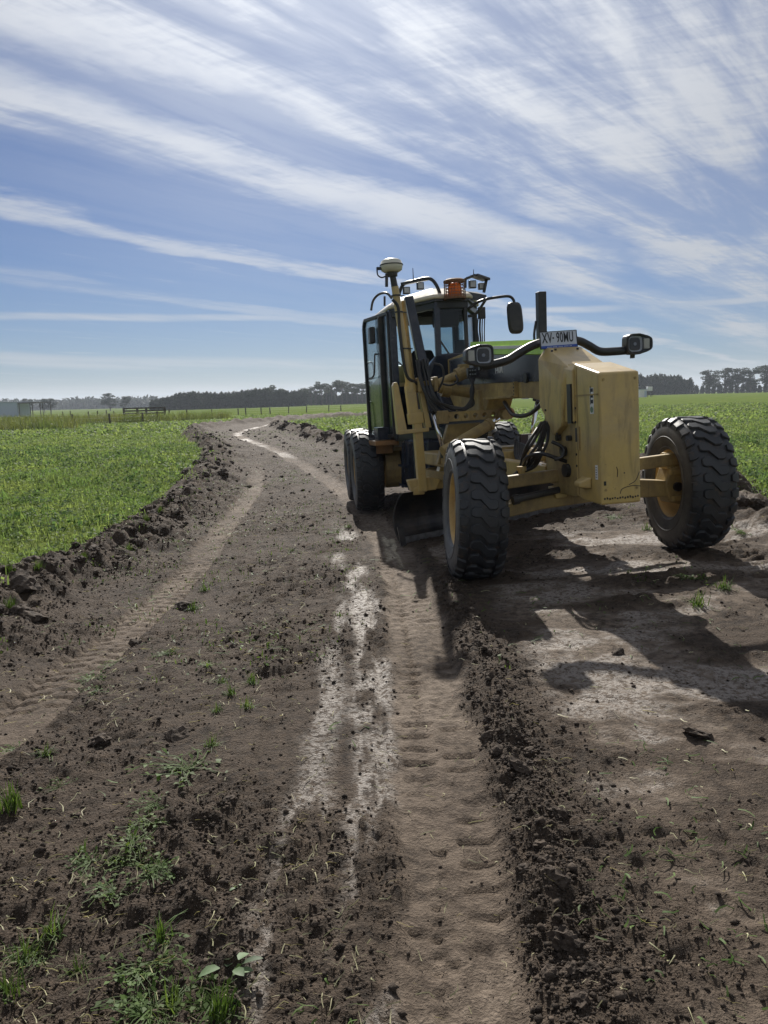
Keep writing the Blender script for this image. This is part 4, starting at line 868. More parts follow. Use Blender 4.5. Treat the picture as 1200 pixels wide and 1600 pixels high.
q = Vector(LY(752.5, 489, 3.75))-co; mb = MB(); mb.box(q, (.10, .06, .16)); mb.build('antenna_box', M_blk, cab, bevel=.008)
for k in range(4): CT([Vector(LY(747+k*3.4, 497, 3.75)), Vector(LY(746+k*3.6, 515, 3.75)), Vector(LY(748+k*3, 532, 3.75)), Vector(LY(746+k*4, 546, 3.75))], .008+.006*(k == 1), 'cable')
# ---- rear half: hitch, engine house, tandems, steps
mb = MB(); mb.box((XC, 4.2, .92), (.95, 1.7, .42)); mb.hull([(XC+x, y, z) for x in (-.3, .3) for (y, z) in ((3.0, 1.5), (3.5, 1.9), (3.5, .75), (3.0, 1.2))]); mb.build('hitch', M_nav, G, bevel=.02)
mb = MB(); mb.hull([(XC+x, y, z) for x in (-.52, .52) for (y, z) in ((5.3, 1.15), (5.3, 2.28), (8.3, 2.12), (8.45, 1.95), (8.45, 1.0), (5.3, 1.0))]); rear_fix(mb.build('engine_house', M_yel, G, bevel=.03))
mb = MB(); mb.box((XC, 6.1, .80), (1.4, .5, .45)); rear_fix(mb.build('rear_axle', M_yeld, G, bevel=.03))
for sx in (-1, 1):
    pr = [(4.78+.30*(1-cos(a)), .66+.30*sin(a)) for a in np.linspace(-pi/2, pi/2, 9)]
    pr = [(4.80+.28*(1-math.cos(a)), .67+.30*math.sin(a)) for a in np.linspace(pi/2, -pi/2, 9)]; pr = pr+[(7.45-(p[0]-4.8), p[1]) for p in pr[::-1]]
    mb = MB(); mb.prism(pr, 0, sx*.84, sx*.60); tcs = rear_fix(mb.build('tandem_case', M_yeld, G, bevel=.015))
    mb = MB(); mb.box((sx*.72, 5.0, 1.00), (.34, .5, .03)); mb.box((sx*.72, 4.78, .985), (.34, .03, .06)); mb.build('step_plate', M_yeld, tcs)
mb = MB(); mb.box((-.95, 4.62, 1.24), (.20, .30, .19)); mb.build('battery_box', M_nav, G, bevel=.01)
mb = MB(); mb.box((-.75, 4.35, 1.24), (.12, .10, .24)); mb.build('connector_box', M_blk, G, bevel=.01)
mb = MB(); mb.box((-.93, 4.70, 1.10), (.34, .55, .07)); mb.hull([(-.90+x, 4.74, z) for x in (-.14, .12) for z in (.93, 1.07)]+[(-.7, 5.0, .95), (-.7, 5.0, 1.05)]); mb.build('platform', M_org, G, bevel=.008)
mb = MB(); mb.box((-.60, 3.95, .80), (.28, .75, .70)); mb.build('fuel_tank', M_nav, G, bevel=.03)
for sy in (3.72, 4.12): MB().bar((-.76, sy, 1.1), (-.80, sy, .45), .03, .04, up=(0, 1, 0)).build('ladder_rail', M_nav, G)
for z in (.50, .78): MB().box((-.79, 3.92, z), (.12, .40, .03)).build('ladder_step', M_nav, G)

# small open case left standing on the drawbar deck
def g2w(p): return Vector(GM @ np.array(p)+GLOC)
case = empty('document_case', g2w((.05, 1.45, 1.0905)), (0, 0, GROT[2]+.25))
tag(case, 'small dark case with a white sheet standing open on the grader drawbar', 'case')
MB().box((0, 0, .06), (.20, .03, .12)).build('cover', M_hide, case); MB().box((.05, -.018, .058), (.10, .004, .10)).build('paper', M_wht, case); MB().box((.06, -.07, .006), (.18, .12, .008)).build('sheet', M_wht, case)

# ------------------------------------------------------------------ trees, hedges, buildings, fences
def leaf_cards(C, size, flat=.0, seed=0):
    """one small bent quad per centre, random orientation"""
    r = np.random.default_rng(seed); n = len(C)
    a = r.normal(size=(n, 3)); a /= np.linalg.norm(a, axis=1)[:, None]; b = r.normal(size=(n, 3)); a[:, 2] *= (1-flat)
    b -= a*(a*b).sum(1)[:, None]/np.maximum((a*a).sum(1)[:, None], 1e-6); b /= np.linalg.norm(b, axis=1)[:, None]; b[:, 2] *= (1-flat)
    s = size*r.uniform(.55, 1.35, (n, 1)); a = a*s; b = b*s*.75
    V = np.stack([C-a-b*.4, C+b*.6-a*.1, C+a, C-b*.6+a*.1], 1).reshape(-1, 3); return V, np.arange(4*n).reshape(-1, 4)
def crown_pts(lobes, per, seed):
    r = np.random.default_rng(seed); out = []
    for (cx, cy, cz, rx, ry, rz) in lobes:
        n = int(per*(rx*ry*rz)**.55); d = r.normal(size=(n, 3)); d /= np.linalg.norm(d, axis=1)[:, None]; k = r.uniform(.35, 1, (n, 1))**.6
        k *= 1+.18*np.sin(d[:, :1]*7+cx)*np.cos(d[:, 2:]*6+cz)
        out.append(np.array([cx, cy, cz])+d*k*np.array([rx, ry, rz]))
    return np.vstack(out)
def trunk_mesh(h, r0, limbs, seed):
    mb = MB(); rr = random.Random(seed); lean = rr.uniform(-.05, .05)*h
    P = [(0, 0, -.3), (lean*.3, 0, h*.35), (lean*.8, 0, h*.7), (lean, 0, h)]; n = (len(P)-1)*4+1
    mb.tube(P, [r0*(1-.75*i/(n-1)) for i in range(n)], 7, 4)
    for (p, q, r) in limbs: mb.tube([p, ((p[0]+q[0])/2, (p[1]+q[1])/2, (p[2]*.4+q[2]*.6)), q], [r*(1-.6*i/8) for i in range(9)], 5, 4)
    return mb.mesh('trunk')
def tree_kind(kind, seed):
    r = random.Random(seed)
    if kind == 'hedge':                    # dense dark cypress of a windbreak, 1 m unit height
        h = 1.0; lobes = [(r.uniform(-.06, .06), r.uniform(-.06, .06), z, .30*w_*r.uniform(.9, 1.1), .28*w_, .20) for z, w_ in ((.14, .9), (.32, 1.05), (.5, 1.05), (.68, .95), (.82, .75), (.92, .5))]
        V, Q = leaf_cards(crown_pts(lobes, 4200, seed), .050, 0, seed); tr = trunk_mesh(.8, .03, [], seed)
    elif kind == 'pine':                   # open pine with flat-topped tiers
        lobes = []; limbs = []
        for i in range(9):
            a = r.uniform(0, 6.28); d = r.uniform(.05, .30); z = r.uniform(.55, .95); lobes.append((d*cos(a), d*sin(a), z, r.uniform(.10, .19), r.uniform(.10, .19), r.uniform(.04, .08))); limbs.append(((0, 0, z-.18), (d*cos(a), d*sin(a), z-.02), .012))
        V, Q = leaf_cards(crown_pts(lobes, 5200, seed), .032, .2, seed); tr = trunk_mesh(.9, .028, limbs, seed)
    else:                                  # broad old macrocarpa: spreading flat plates of foliage
        lobes = []; limbs = []
        for i in range(24):
            a = r.uniform(0, 6.28); z = r.uniform(.30, .95); d = r.uniform(.08, .46)*(1.15-.45*z); lobes.append((d*cos(a), d*sin(a), z, r.uniform(.12, .22), r.uniform(.12, .22), r.uniform(.045, .09))); limbs.append(((0, 0, max(.08, z-.22)), (d*cos(a), d*sin(a), z-.02), .014))
        V, Q = leaf_cards(crown_pts(lobes, 4300, seed), .032, .25, seed); tr = trunk_mesh(.85, .04, limbs, seed)
    return np_mesh('crown', V, Q, 4), tr
TK = {k: [tree_kind(k, 100*i+sd_) for i in range(n)] for k, n, sd_ in (('hedge', 4, 1), ('pine', 4, 2), ('macro', 4, 3))}
def tree(name, kind, i, x, y, h, wide, label, group, sink=.0):
    me, tr = TK[kind][i % len(TK[kind])]
    z = float(base_h(np.array([x]), np.array([y]))[0])-sink
    e_ = empty(name, (x, y, z), (0, 0, random.uniform(0, 6.28))); e_.scale = (h*wide, h*wide, h)
    link('crown', me, M_tree if kind != 'pine' else M_pine, e_); link('trunk', tr, M_bark, e_)
    tag(e_, label, 'tree', group); return e_
k = 0
for px in np.linspace(238, 474, 40):
    y = 340+random.uniform(-8, 8); hh = 5.4+.5*math.sin(px*.05)+random.uniform(-.3, .5)+(1.3 if px > 290 else -.8+1.6*(px-238)/52); k += 1
    tree('windbreak_tree', 'hedge', k, at_dist(px, y), y, hh, 1.15, 'dark dense tree in the clipped windbreak row across the paddock', 'windbreak trees across the paddock')
for px in np.r_[np.linspace(478, 590, 15), 425, 438]:
    y = 372+random.uniform(-14, 14); k += 1
    tree('pine_tree', 'pine', k, at_dist(px, y), y, random.uniform(9.0, 11.0)+(1 if px > 500 else 0), 1.0, 'tall open pine with bare lower trunk beside the windbreak end', 'pines beside the windbreak')
for px in np.linspace(474, 604, 22):
    y = 392+random.uniform(-6, 6); k += 1
    tree('understory_tree', 'hedge', k, at_dist(px, y), y, random.uniform(4.2, 6.4), 1.3, 'low dark scrub tree filling the gaps below the tall pines', 'scrub below the pines')
for px in np.linspace(600, 990, 24):
    y = 385+random.uniform(-14, 14); k += 1
    tree('shelter_tree', 'pine' if k % 3 else 'hedge', k, at_dist(px, y), y, random.uniform(7.5, 9.5), .9, 'tall shelter tree of the belt behind the parked grader', 'shelter belt behind the grader')
for px in np.linspace(996, 1078, 17):
    y = 390+random.uniform(-6, 6); k += 1
    tree('belt_tree', 'hedge', k, at_dist(px, y), y, random.uniform(8.2, 9.8)-(1.6 if px > 1064 else 0), .85, 'dark upright tree in the close belt behind the white hut', 'close belt behind the white hut')
for px in np.linspace(1088, 1240, 18):
    y = 402+random.uniform(-6, 6); k += 1
    tree('belt_tree', 'hedge', k, at_dist(px, y), y, random.uniform(3.6, 4.8), 1.2, 'low dark hedge tree growing beneath the spreading cypresses', 'hedge beneath the spreading cypresses')
for px, hh, lb in ((1108, 12.0, 'old spreading cypress at the open end of the far row beside the gap'), (1132, 13.0, 'flat-topped cypress with a clear forked trunk second from the gap'), (1152, 12.4, 'spreading cypress with overlapping layers third from the gap'), (1172, 12.0, 'lower broad cypress between taller ones above the far hedge'), (1197, 14.0, 'tallest cypress of the skyline row above the far hedge'), (1226, 13.5, 'spreading cypress just past the tallest one in the row')):
    y = 392+random.uniform(-5, 5); k += 1
    tree('cypress_tree', 'macro', k, at_dist(px, y), y, hh, .95, lb, 'old spreading cypresses on the skyline')
for px, hh, lb in ((42, 6.5, 'round-headed tree showing behind the shed lean-to roof'), (68, 6.0, 'small round tree just past the end of the lean-to'), (78, 6.6, 'broader round tree next to the small one past the lean-to'), (171, 8.5, 'lone flat-headed tree highest above the distant wood'), (196, 6.5, 'smaller lone tree just clearing the distant wood')):
    y = 420+random.uniform(-5, 5); k += 1
    tree('lone_tree', 'macro', k, at_dist(px, y), y, hh+1.2, .9, lb, 'lone trees above the distant wood')
# far-off wood, one mass
r_ = np.random.default_rng(5); C_ = []
for i in range(420):
    px = r_.uniform(-260, 330); y = r_.uniform(760, 900); x = at_dist(px, y); hh = r_.uniform(7, 12); C_.append((x, y, -2+hh*.5, 7, 5, hh*.62))
V, Q = leaf_cards(crown_pts(C_, 5, 9), 2.1, 0, 9)
tag(link('far_wood', np_mesh('far_wood', V, Q, 4), M_tree), 'low grey-green wood along the skyline beyond the sheds', 'wood', kind='stuff')
# long low hill under the wood
hx = np.linspace(-1400, 200, 60); mbh = MB(); vs_ = []
for x in hx:
    hgt_ = 9*math.exp(-((x+420)/520)**2)+1.5*math.sin(x*.011)
    vs_ += [(x, 960, -3), (x, 1010, max(-2, hgt_)), (x, 1150, -3)]
mbh.add(vs_, [(3*i+j, 3*i+3+j, 3*i+4+j, 3*i+1+j) for i in range(len(hx)-1) for j in (0, 1)])
tag(mbh.build('hill', pbr('far_hill', (.035, .05, .03), .95), smooth=True), kind='structure')

def gz(x, y): return float(base_h(np.array([float(x)]), np.array([float(y)]))[0])+.06
# steel shed with lean-to
y = 210; x0, x1 = at_dist(-70, y), at_dist(25.5, y); z0 = gz(x0, y)
shed = empty('farm_shed', ((x0+x1)/2, y, z0)); tag(shed, 'pale blue-grey steel shed with an open lean-to roof on posts', 'shed')
wx = (x1-x0); zr = 3.9
MB().prism([(-wx/2, 0), (wx/2, 0), (wx/2, zr), (-wx/2, zr+.35)], 1, 0, 8).build('wall', M_shed, shed)
nr = 26
for i in range(nr): MB().box((-wx/2+wx*(i+.5)/nr, -.03, 1.9), (.10, .05, 3.8)).build('cladding_rib', M_shed, shed)
MB().hull([(-wx/2-.2, -.3, zr+.36), (wx/2+.2, -.3, zr+.02), (-wx/2-.2, 8.3, zr+.36), (wx/2+.2, 8.3, zr+.02), (-wx/2-.2, -.3, zr+.46), (wx/2+.2, -.3, zr+.12), (-wx/2-.2, 8.3, zr+.46), (wx/2+.2, 8.3, zr+.12)]).build('roof', M_shed, shed)
lx = at_dist(61, y)-x1
MB().hull([(wx/2+.25, -.2, zr-.35), (wx/2+.25+lx, -.2, zr-.20), (wx/2+.25, 7, zr-.35), (wx/2+.25+lx, 7, zr-.20), (wx/2+.25, -.2, zr-.08), (wx/2+.25+lx, -.2, zr-.06), (wx/2+.25, 7, zr-.08), (wx/2+.25+lx, 7, zr-.06)]).build('lean_to_roof', M_wood, shed)
for f in (.02, .62, .98):
    for yy in (.1, 6.6): MB().box((wx/2+.35+lx*f*.97, yy, (zr-.3)/2), (.16, .16, zr-.3)).build('post', M_wood, shed)
# white hut and raised tank on the far side of the right-hand field
y = 235; x0, x1 = at_dist(999, y), at_dist(1010.5, y); z0 = gz(x0, y)
hut = empty('field_hut', ((x0+x1)/2, y, z0)); tag(hut, 'small white hut at the far edge of the field before the tree belt', 'hut'); wx = x1-x0
MB().box((0, 1.2, 1.15), (wx, 2.4, 2.3)).build('wall', M_wht, hut); MB().box((0, 1.2, 2.36), (wx+.3, 2.8, .12)).build('roof', M_shed, hut); MB().box((.75, -.02, 1.0), (.7, .06, 1.8)).build('door', M_shed, hut)
x0, x1 = at_dist(1011.5, y), at_dist(1019, y)
tank = empty('water_tank', ((x0+x1)/2, y+.5, z0)); tag(tank, 'white box tank raised on a dark stand beside the white hut', 'tank'); wx = x1-x0
MB().box((0, 0, 2.5), (wx, 1.4, 1.3)).build('tank_body', M_wht, tank, bevel=.08); MB().box((0, 0, 1.78), (wx*1.05, 1.5, .12)).build('platform', M_wood, tank)
for sx in (-1, 1):
    for sy in (-1, 1): MB().box((sx*wx*.42, sy*.6, .86), (.14, .14, 1.74)).build('leg', M_wood, tank)
# fences
def post_mesh(h, w=.13):
    mb = MB(); mb.prism([(-w/2, -w/2), (w/2, -w/2), (w/2, w/2), (-w/2, w/2)], 2, -.3, h); return mb.mesh('post')
PM = post_mesh(1.0)
def fence(name, px_list, y_list, h, label, wires=3):
    pts = [Vector((at_dist(p, y), y, 0)) for p, y in zip(px_list, y_list)]
    for p in pts: p.z = gz(p.x, p.y)
    e_ = empty(name, pts[0]); tag(e_, label, 'fence')
    for p in pts:
        o = link('post', PM, M_wood, e_, loc=p-pts[0], rot=(random.uniform(-.05, .05), random.uniform(-.05, .05), random.uniform(0, 1))); o.scale = (1, 1, h*random.uniform(.9, 1.1))
    for k_ in range(wires):
        MB().tube([p-pts[0]+Vector((0, -.07, h*(.3+.3*k_))) for p in pts], .006, 4, 1, smooth=False).build('wire', M_stl, e_)
fence('paddock_fence', [-60, -12, 37, 110, 169, 221, 243], [62, 62, 63, 66, 70, 74, 78], 1.05, 'leaning timber post fence along the rank grass near the track')
fence('boundary_fence', [290, 330, 371, 383, 407, 421, 450, 478, 513, 532, 575, 620], [112, 112, 113, 113, 114, 114, 118, 120, 125, 128, 134, 140], 1.0, 'wire boundary fence on short posts before the dark windbreak')
fence('back_fence', [96, 108, 136, 150, 164.5, 176], [122, 122, 122, 122, 122, 122], 1.15, 'sparse post fence behind the rank grass towards the shed')
# timber yard panel
y = 92; xa_, xb_ = at_dist(192, y), at_dist(256, y); z0 = gz(xa_, y); yp = empty('rail_fence', (xa_, y, z0)); tag(yp, 'dark timber rail panel standing alone in the paddock fence line', 'fence'); w_ = xb_-xa_
for f in (0, .33, .55, 1): MB().box((w_*f, 0, .72), (.22, .18, 1.5)).build('post', M_wood, yp)
for z in (.45, .78, 1.08, 1.38): MB().box((w_/2, -.13, z), (w_+.1, .05, .17)).build('rail', M_wood, yp)
MB().box((w_*1.0+.5, -.1, .6), (.12, .12, 1.2), Matrix.Rotation(.15, 3, 'Y')).build('strut', M_wood, yp)

# ------------------------------------------------------------------ pasture, weeds, straw, clods
def blades(x, y, z, n_per, hgt, wid, spread, seed, leafy=.35):
    """grass and small-leaf quads round each seed point"""
    r = np.random.default_rng(seed); m_ = len(x); n = m_*n_per
    X = np.repeat(x, n_per)+r.normal(0, spread, n); Y = np.repeat(y, n_per)+r.normal(0, spread, n); Z = np.repeat(z, n_per)-.01
    a = r.uniform(0, 2*pi, n); h = np.repeat(hgt*r.uniform(.6, 1.35, m_)*np.ones(m_), n_per)*r.uniform(.4, 1.15, n); w = wid*r.uniform(.6, 1.4, n); ln = r.uniform(.15, .9, n)
    lf = r.uniform(size=n) < leafy
    cx, sx = np.cos(a), np.sin(a); b = np.stack([X, Y, Z], 1); side = np.stack([-sx, cx, np.zeros(n)], 1)*w[:, None]; tip = np.stack([cx*ln*h, sx*ln*h, h], 1)
    V = np.stack([b-side*.5, b+side*.5, b+tip*.65+side*.55, b+tip-side*.1], 1)
    # leaves: flat-ish quads up in the sward
    lz = np.repeat(z, n_per)+h*r.uniform(.35, 1.0, n); c_ = np.stack([X, Y, lz], 1); t1 = np.stack([cx, sx, r.normal(0, .45, n)], 1)*(w*1.5)[:, None]; t2 = np.stack([-sx, cx, r.normal(0, .45, n)], 1)*(w*1.1)[:, None]
    VL = np.stack([c_-t1, c_-t2, c_+t1, c_+t2], 1); V = np.where(lf[:, None, None], VL, V)
    return V.reshape(-1, 3)
def scatter(n, xr, yr, seed): r = np.random.default_rng(seed); return r.uniform(*xr, n), r.uniform(*yr, n)
def inview(x, y, mgn=2.5): return np.abs(x) < y*.56+mgn
VS = []
def ymax_fine(yr): return yr[0] < 20
def zone(n, xr, yr, per, hgt, wid, spread, seed, leafy, ymin=0, ymax=1e9):
    x, y = scatter(n, xr, yr, seed); k_ = inview(x, y) & (y > ymin) & (y < ymax)
    x, y = x[k_], y[k_]; z, mk = terrain(x, y, ymax_fine(yr)); rr_ = np.random.default_rng(seed+7).uniform(size=len(x)); dl_, _, _ = pl_dist(x, y, L_EDGE); g_ = (mk['green'] > .5) | ((dl_ < .75) & (rr_ < .10) & (fbm(x*2, y*2, 2, 210) > .5))
    x, y, z = x[g_], y[g_], z[g_]; cl_ = sstep(fbm(x*.55, y*.35, 3, 200), .38, .66)
    VS.append(blades(x, y, z, per, hgt*(.6+.85*cl_), wid, spread, seed+1, leafy))
zone(42000, (-14, 14), (5.5, 19), 5, .115, .013, .045, 301, .5)
zone(60000, (-26, 26), (19, 42), 3, .125, .024, .09, 303, .5)
zone(95000, (-60, 60), (42, 105), 2, .14, .055, .18, 305, .45)
V = np.vstack(VS); print('grass quads', len(V)//4)
tag(link('pasture_grass', np_mesh('pasture_grass', V, np.arange(len(V)).reshape(-1, 4), 4), M_grass), 'short leafy green pasture sward covering the fields', 'grass', kind='stuff')
x, y = scatter(5200, (-16, 16), (6, 30), 340); k_ = inview(x, y) & (fbm(x*.5, y*.35, 3, 341) > .46); x, y = x[k_], y[k_]; z, mk = terrain(x, y, False); k_ = mk['green'] > .8; x, y, z = x[k_], y[k_], z[k_]
V = blades(x, y, z+.02, 16, .17, .020, .075, 343, .75); print('clumps', len(V)//4)
M_broad = leafm('broad_leaf', (.062, .125, .048), (.125, .185, .080), .55, .75, .8, .07)
tag(link('broadleaf_clumps', np_mesh('broadleaf_clumps', V, np.arange(len(V)).reshape(-1, 4), 4), M_broad), 'darker broad-leaved clumps standing through the short pasture', 'plants', kind='stuff')
# scraps of torn sward left on the bare soil
x, y = scatter(75000, (-16, 9), (4.5, 46), 330); k_ = inview(x, y, .5); x, y = x[k_], y[k_]; z, mk = terrain(x, y); dm_, _, _ = pl_dist(x, y, MAIN)
k_ = (mk['green'] < .3) & (dm_ > .4) & (fbm(x*.9, y*.6, 4, 331, .6) > np.where(x < -.05*y, .53, .62)) & (np.random.default_rng(3).uniform(size=len(x)) < .35); x, y, z = x[k_], y[k_], z[k_]
V = blades(x, y, z+.01, 4, .045, .008, .04, 333, .45); print('scraps', len(V)//4)
tag(link('sward_scraps', np_mesh('sward_scraps', V, np.arange(len(V)).reshape(-1, 4), 4), M_weed), 'torn scraps of green sward mixed into the bare soil', 'litter', kind='stuff')
# rank yellow grass along the left fence
x, y = scatter(5200, (-45, -14), (56, 86), 320); px_ = x/y; k_ = (px_ > -.62) & (fbm(x*.12, y*.12, 3, 77) > np.where(px_ < -.40, .36, .60)) & (px_ < -.2); x, y = x[k_], y[k_]; z, _ = terrain(x, y, False)
V = blades(x, y, z, 14, .80, .03, .30, 321, .2); tag(link('rank_grass', np_mesh('rank_grass', V, np.arange(len(V)).reshape(-1, 4), 4), M_long), 'tall yellowing rank grass mounded along the paddock fence', 'grass', kind='stuff')

# ---- clods of turned soil
def soilm(name, lo, hi):
    mt = bpy.data.materials.new(name); mt.use_nodes = True; N = NT(mt.node_tree); bs = N.n['Principled BSDF']
    p = N.new('ShaderNodeNewGeometry'); n1 = N.noise(p.outputs['Position'], 22, 7, .66); n2 = N.noise(p.outputs['Position'], 95, 4, .6)
    rp = p.outputs['Random Per Island']; c = N.mix(N.ramp(n1, .3, .7), lo, hi); sc = N.new('ShaderNodeVectorMath', operation='SCALE'); N.l.new(c, sc.inputs[0]); N.set(sc.inputs['Scale'], N.ramp(rp, 0, 1, .7, 1.3, False))
    N.l.new(sc.outputs[0], bs.inputs['Base Color']); bs.inputs['Roughness'].default_value = .88; bs.inputs['Specular IOR Level'].default_value = .22
    b = N.new('ShaderNodeBump'); b.inputs['Strength'].default_value = .9; b.inputs['Distance'].default_value = .02; N.set(b.inputs['Height'], N.math('ADD', N.math('MULTIPLY', n1, .7), N.math('MULTIPLY', n2, .35))); N.l.new(b.outputs[0], bs.inputs['Normal']); return mt
M_clod = soilm('turned_soil', (.024, .018, .014), (.095, .073, .056))
def clod_mesh(seed, sub=2):
    bm = bmesh.new(); bmesh.ops.create_icosphere(bm, subdivisions=sub, radius=1.0); r = np.random.default_rng(seed); ph = r.uniform(0, 6, 12); cuts = r.normal(size=(5, 3)); cuts /= np.linalg.norm(cuts, axis=1)[:, None]
    for v_ in bm.verts:
        d = np.array(v_.co); k_ = 1+.16*sin(3.1*d[0]+ph[0])*cos(2.7*d[1]+ph[1])+.16*sin(5.3*d[1]+ph[2])*cos(4.9*d[2]+ph[3])+.16*sin(8.7*d[2]+ph[4])*cos(9.1*d[0]+ph[5])+.08*sin(15*d[1]+ph[6])*cos(14*d[0]+ph[7])+r.normal(0, .085)
        for c_ in cuts: k_ = min(k_, .92/max(.05, float(d@c_))+r.normal(0, .03))
        v_.co = Vector(d*k_*np.array([1, .9, .72]))
    me = bpy.data.meshes.new('earth_clod'); bm.to_mesh(me); bm.free(); me.materials.append(M_clod); return me
CL = [clod_mesh(s_, 3) for s_ in range(8)]
def clod(x, y, r, label, group, flat=1.0):
    o = bpy.data.objects.new('earth_clod', CL[random.randrange(8)]); COL.objects.link(o); z = H(x, y)
    o.location = (x, y, z+r*.04); o.rotation_euler = (random.uniform(-.5, .5), random.uniform(-.5, .5), random.uniform(0, 6.3)); o.scale = (r*random.uniform(.8, 1.3), r*random.uniform(.8, 1.25), r*flat*random.uniform(.75, 1.1))
    tag(o, label, 'clod', group); return o
def along(P, d0, d1, off, n, rr, label, group, sgn):
    seg = np.linalg.norm(np.diff(P, axis=0), axis=1); cum = np.r_[0, np.cumsum(seg)]
    for _ in range(n):
        t = random.uniform(d0, d1); i = min(len(seg)-1, int(np.searchsorted(cum, t)-1)); f = (t-cum[i])/seg[i]; p = P[i]+(P[i+1]-P[i])*f; d = (P[i+1]-P[i])/seg[i]; nrm = np.array([d[1], -d[0]])*sgn
        q = p+nrm*random.uniform(*off); clod(q[0], q[1], random.uniform(*rr)*random.uniform(.6, 1.2), label, group)
def arc_of(P, y): 
    seg = np.r_[0, np.cumsum(np.linalg.norm(np.diff(P, axis=0), axis=1))]; return seg[int(np.argmin(np.abs(P[:, 1]-y)))]
along(L_EDGE, arc_of(L_EDGE, 6.0), arc_of(L_EDGE, 13), (.0, 1.0), 95, (.035, .10), 'dark clod of turned soil in the windrow between leafy pasture and single wheel track', 'clods along the pasture windrow', 1)
along(L_EDGE, arc_of(L_EDGE, 13), arc_of(L_EDGE, 34), (.0, 1.1), 70, (.07, .16), 'dark lump of the windrow where the track bends away behind the grader', 'lumps of the far windrow', 1)
iR = [i for i in range(len(R_EDGE)) if R_EDGE[i][1] < 60 and R_EDGE[i][1] > 22 and R_EDGE[i][0] < 0]
if iR:
    aR_ = np.r_[0, np.cumsum(np.linalg.norm(np.diff(R_EDGE, axis=0), axis=1))]
    along(R_EDGE, aR_[iR[0]], aR_[iR[-1]], (.1, 1.1), 55, (.10, .22), 'dark lump heaped on the inner windrow at the bend of the track', 'lumps of the inner windrow', 1)
for _ in range(26):
    p = gpx(random.uniform(1120, 1215), random.uniform(790, 850)); clod(p[0], p[1], random.uniform(.04, .10), 'dark clod beside the front tyre at the edge of the leafy field', 'clods by the far front tyre')
aB_ = np.r_[0, np.cumsum(np.linalg.norm(np.diff(BERM, axis=0), axis=1))]
along(BERM, .6, aB_[-1]-.2, (-.11, .09), 80, (.014, .034), 'small rounded soil lump on the low berm running up to the grader', 'lumps on the low berm', 1)
for (px, py, r, lb) in ((290, 930, .10, 'dark turf clod with green fringe lying past the single wheel track'), (36, 930, .13, 'large black clod at the foot of the pasture windrow'), (48, 958, .08, 'smaller black clod tucked under the large one by the windrow'), (810, 1215, .050, 'largest black clod perched on the low berm'), (868, 1400, .042, 'pale-topped clod on the wide end of the low berm'), (885, 1492, .052, 'squared soil block broken open on the low berm'), (905, 1580, .036, 'split clod beside the squared soil block on the berm'), (862, 1530, .026, 'small stone-like clod below the squared soil block'),
                       (155, 1158, .06, 'low dark clod in a patch of loose soil'), (278, 1150, .08, 'flat dark clod with crumbling edge near torn weeds'), (965, 1032, .055, 'dark clod lying just past the round lamp shadow'), (1090, 1150, .065, 'long flat slab of dark soil on the shaved bench'), (358, 1262, .035, 'small dark clod beside the torn weeds'), (210, 990, .05, 'brown clod resting on the single wheel track edge')):
    p = gpx(px, py); clod(p[0], p[1], r, lb, 'scattered single clods', .55 if 'flat' in lb else 1.0)
# crumbs: nobody could count them
OCT = np.array([(1, 0, 0), (-1, 0, 0), (0, 1, 0), (0, -1, 0), (0, 0, 1), (0, 0, -1)], float); OF = np.array([(0, 2, 4), (2, 1, 4), (1, 3, 4), (3, 0, 4), (2, 0, 5), (1, 2, 5), (3, 1, 5), (0, 3, 5)])
def crumbs(n, seed, ya=1.6, yb=14.0, big=1.0):
    r = np.random.default_rng(seed); y = ya*np.exp(r.uniform(0, math.log(yb/ya), n)); x = r.uniform(-.60, .62, n)*(y+.8); z, mk = terrain(x, y)
    dB, sB, _ = pl_dist(x, y, BERM); dl, _, _ = pl_dist(x, y, L_EDGE)
    bm_ = np.exp(-((dB-.02+.05*np.sign(sB))/.15)**2); wl_ = np.exp(-((dl-.5)/.7)**2)
    pr = mk['loose']*np.where((sB < 0) & (dB > .12), .55, 1.0)*(.07+.36*patchy(x, y)+.45*bm_*(.4+.9*sstep(fbm(x*2, y*2, 2, 73), .35, .65))+.6*wl_+.45*sstep(fbm(x*1.4, y*1.4, 3, 71), .45, .7))+.006
    k_ = (r.uniform(size=n) < pr) & (mk['green'] < .5); x, y, z, bm_ = x[k_], y[k_], z[k_], bm_[k_]; m_ = len(x)
    sz = (.0019+.0080*r.uniform(size=m_)**6+.0035*bm_*r.uniform(size=m_))*(.75+.11*y)*(1+1.2*wl_[k_]*r.uniform(size=m_)**2)*big; sz *= 1+.8*(r.uniform(size=m_) < .05)
    a = r.uniform(0, 6.28, m_); J = OCT[None]*(1+r.uniform(-.35, .35, (m_, 6, 3)))+r.uniform(-.18, .18, (m_, 6, 3)); J = J*sz[:, None, None]*np.array([1.1, 1, .75])
    ca, sa = np.cos(a)[:, None], np.sin(a)[:, None]; V = np.stack([J[..., 0]*ca-J[..., 1]*sa+x[:, None], J[..., 0]*sa+J[..., 1]*ca+y[:, None], J[..., 2]+(z+sz*.35)[:, None]], -1).reshape(-1, 3)
    F = (OF[None]+6*np.arange(m_)[:, None, None]).reshape(-1, 3); return V, F
V, F = crumbs(235000, 400); V2, F2 = crumbs(42000, 402, 11.0, 48.0, 1.5); F = np.vstack([F, F2+len(V)]); V = np.vstack([V, V2]); print('crumbs', len(F)//8)
tag(link('soil_crumbs', np_mesh('soil_crumbs', V, F, 3), M_clod, smooth=True), 'loose dark soil crumbs strewn over the cut track', 'soil', kind='stuff')
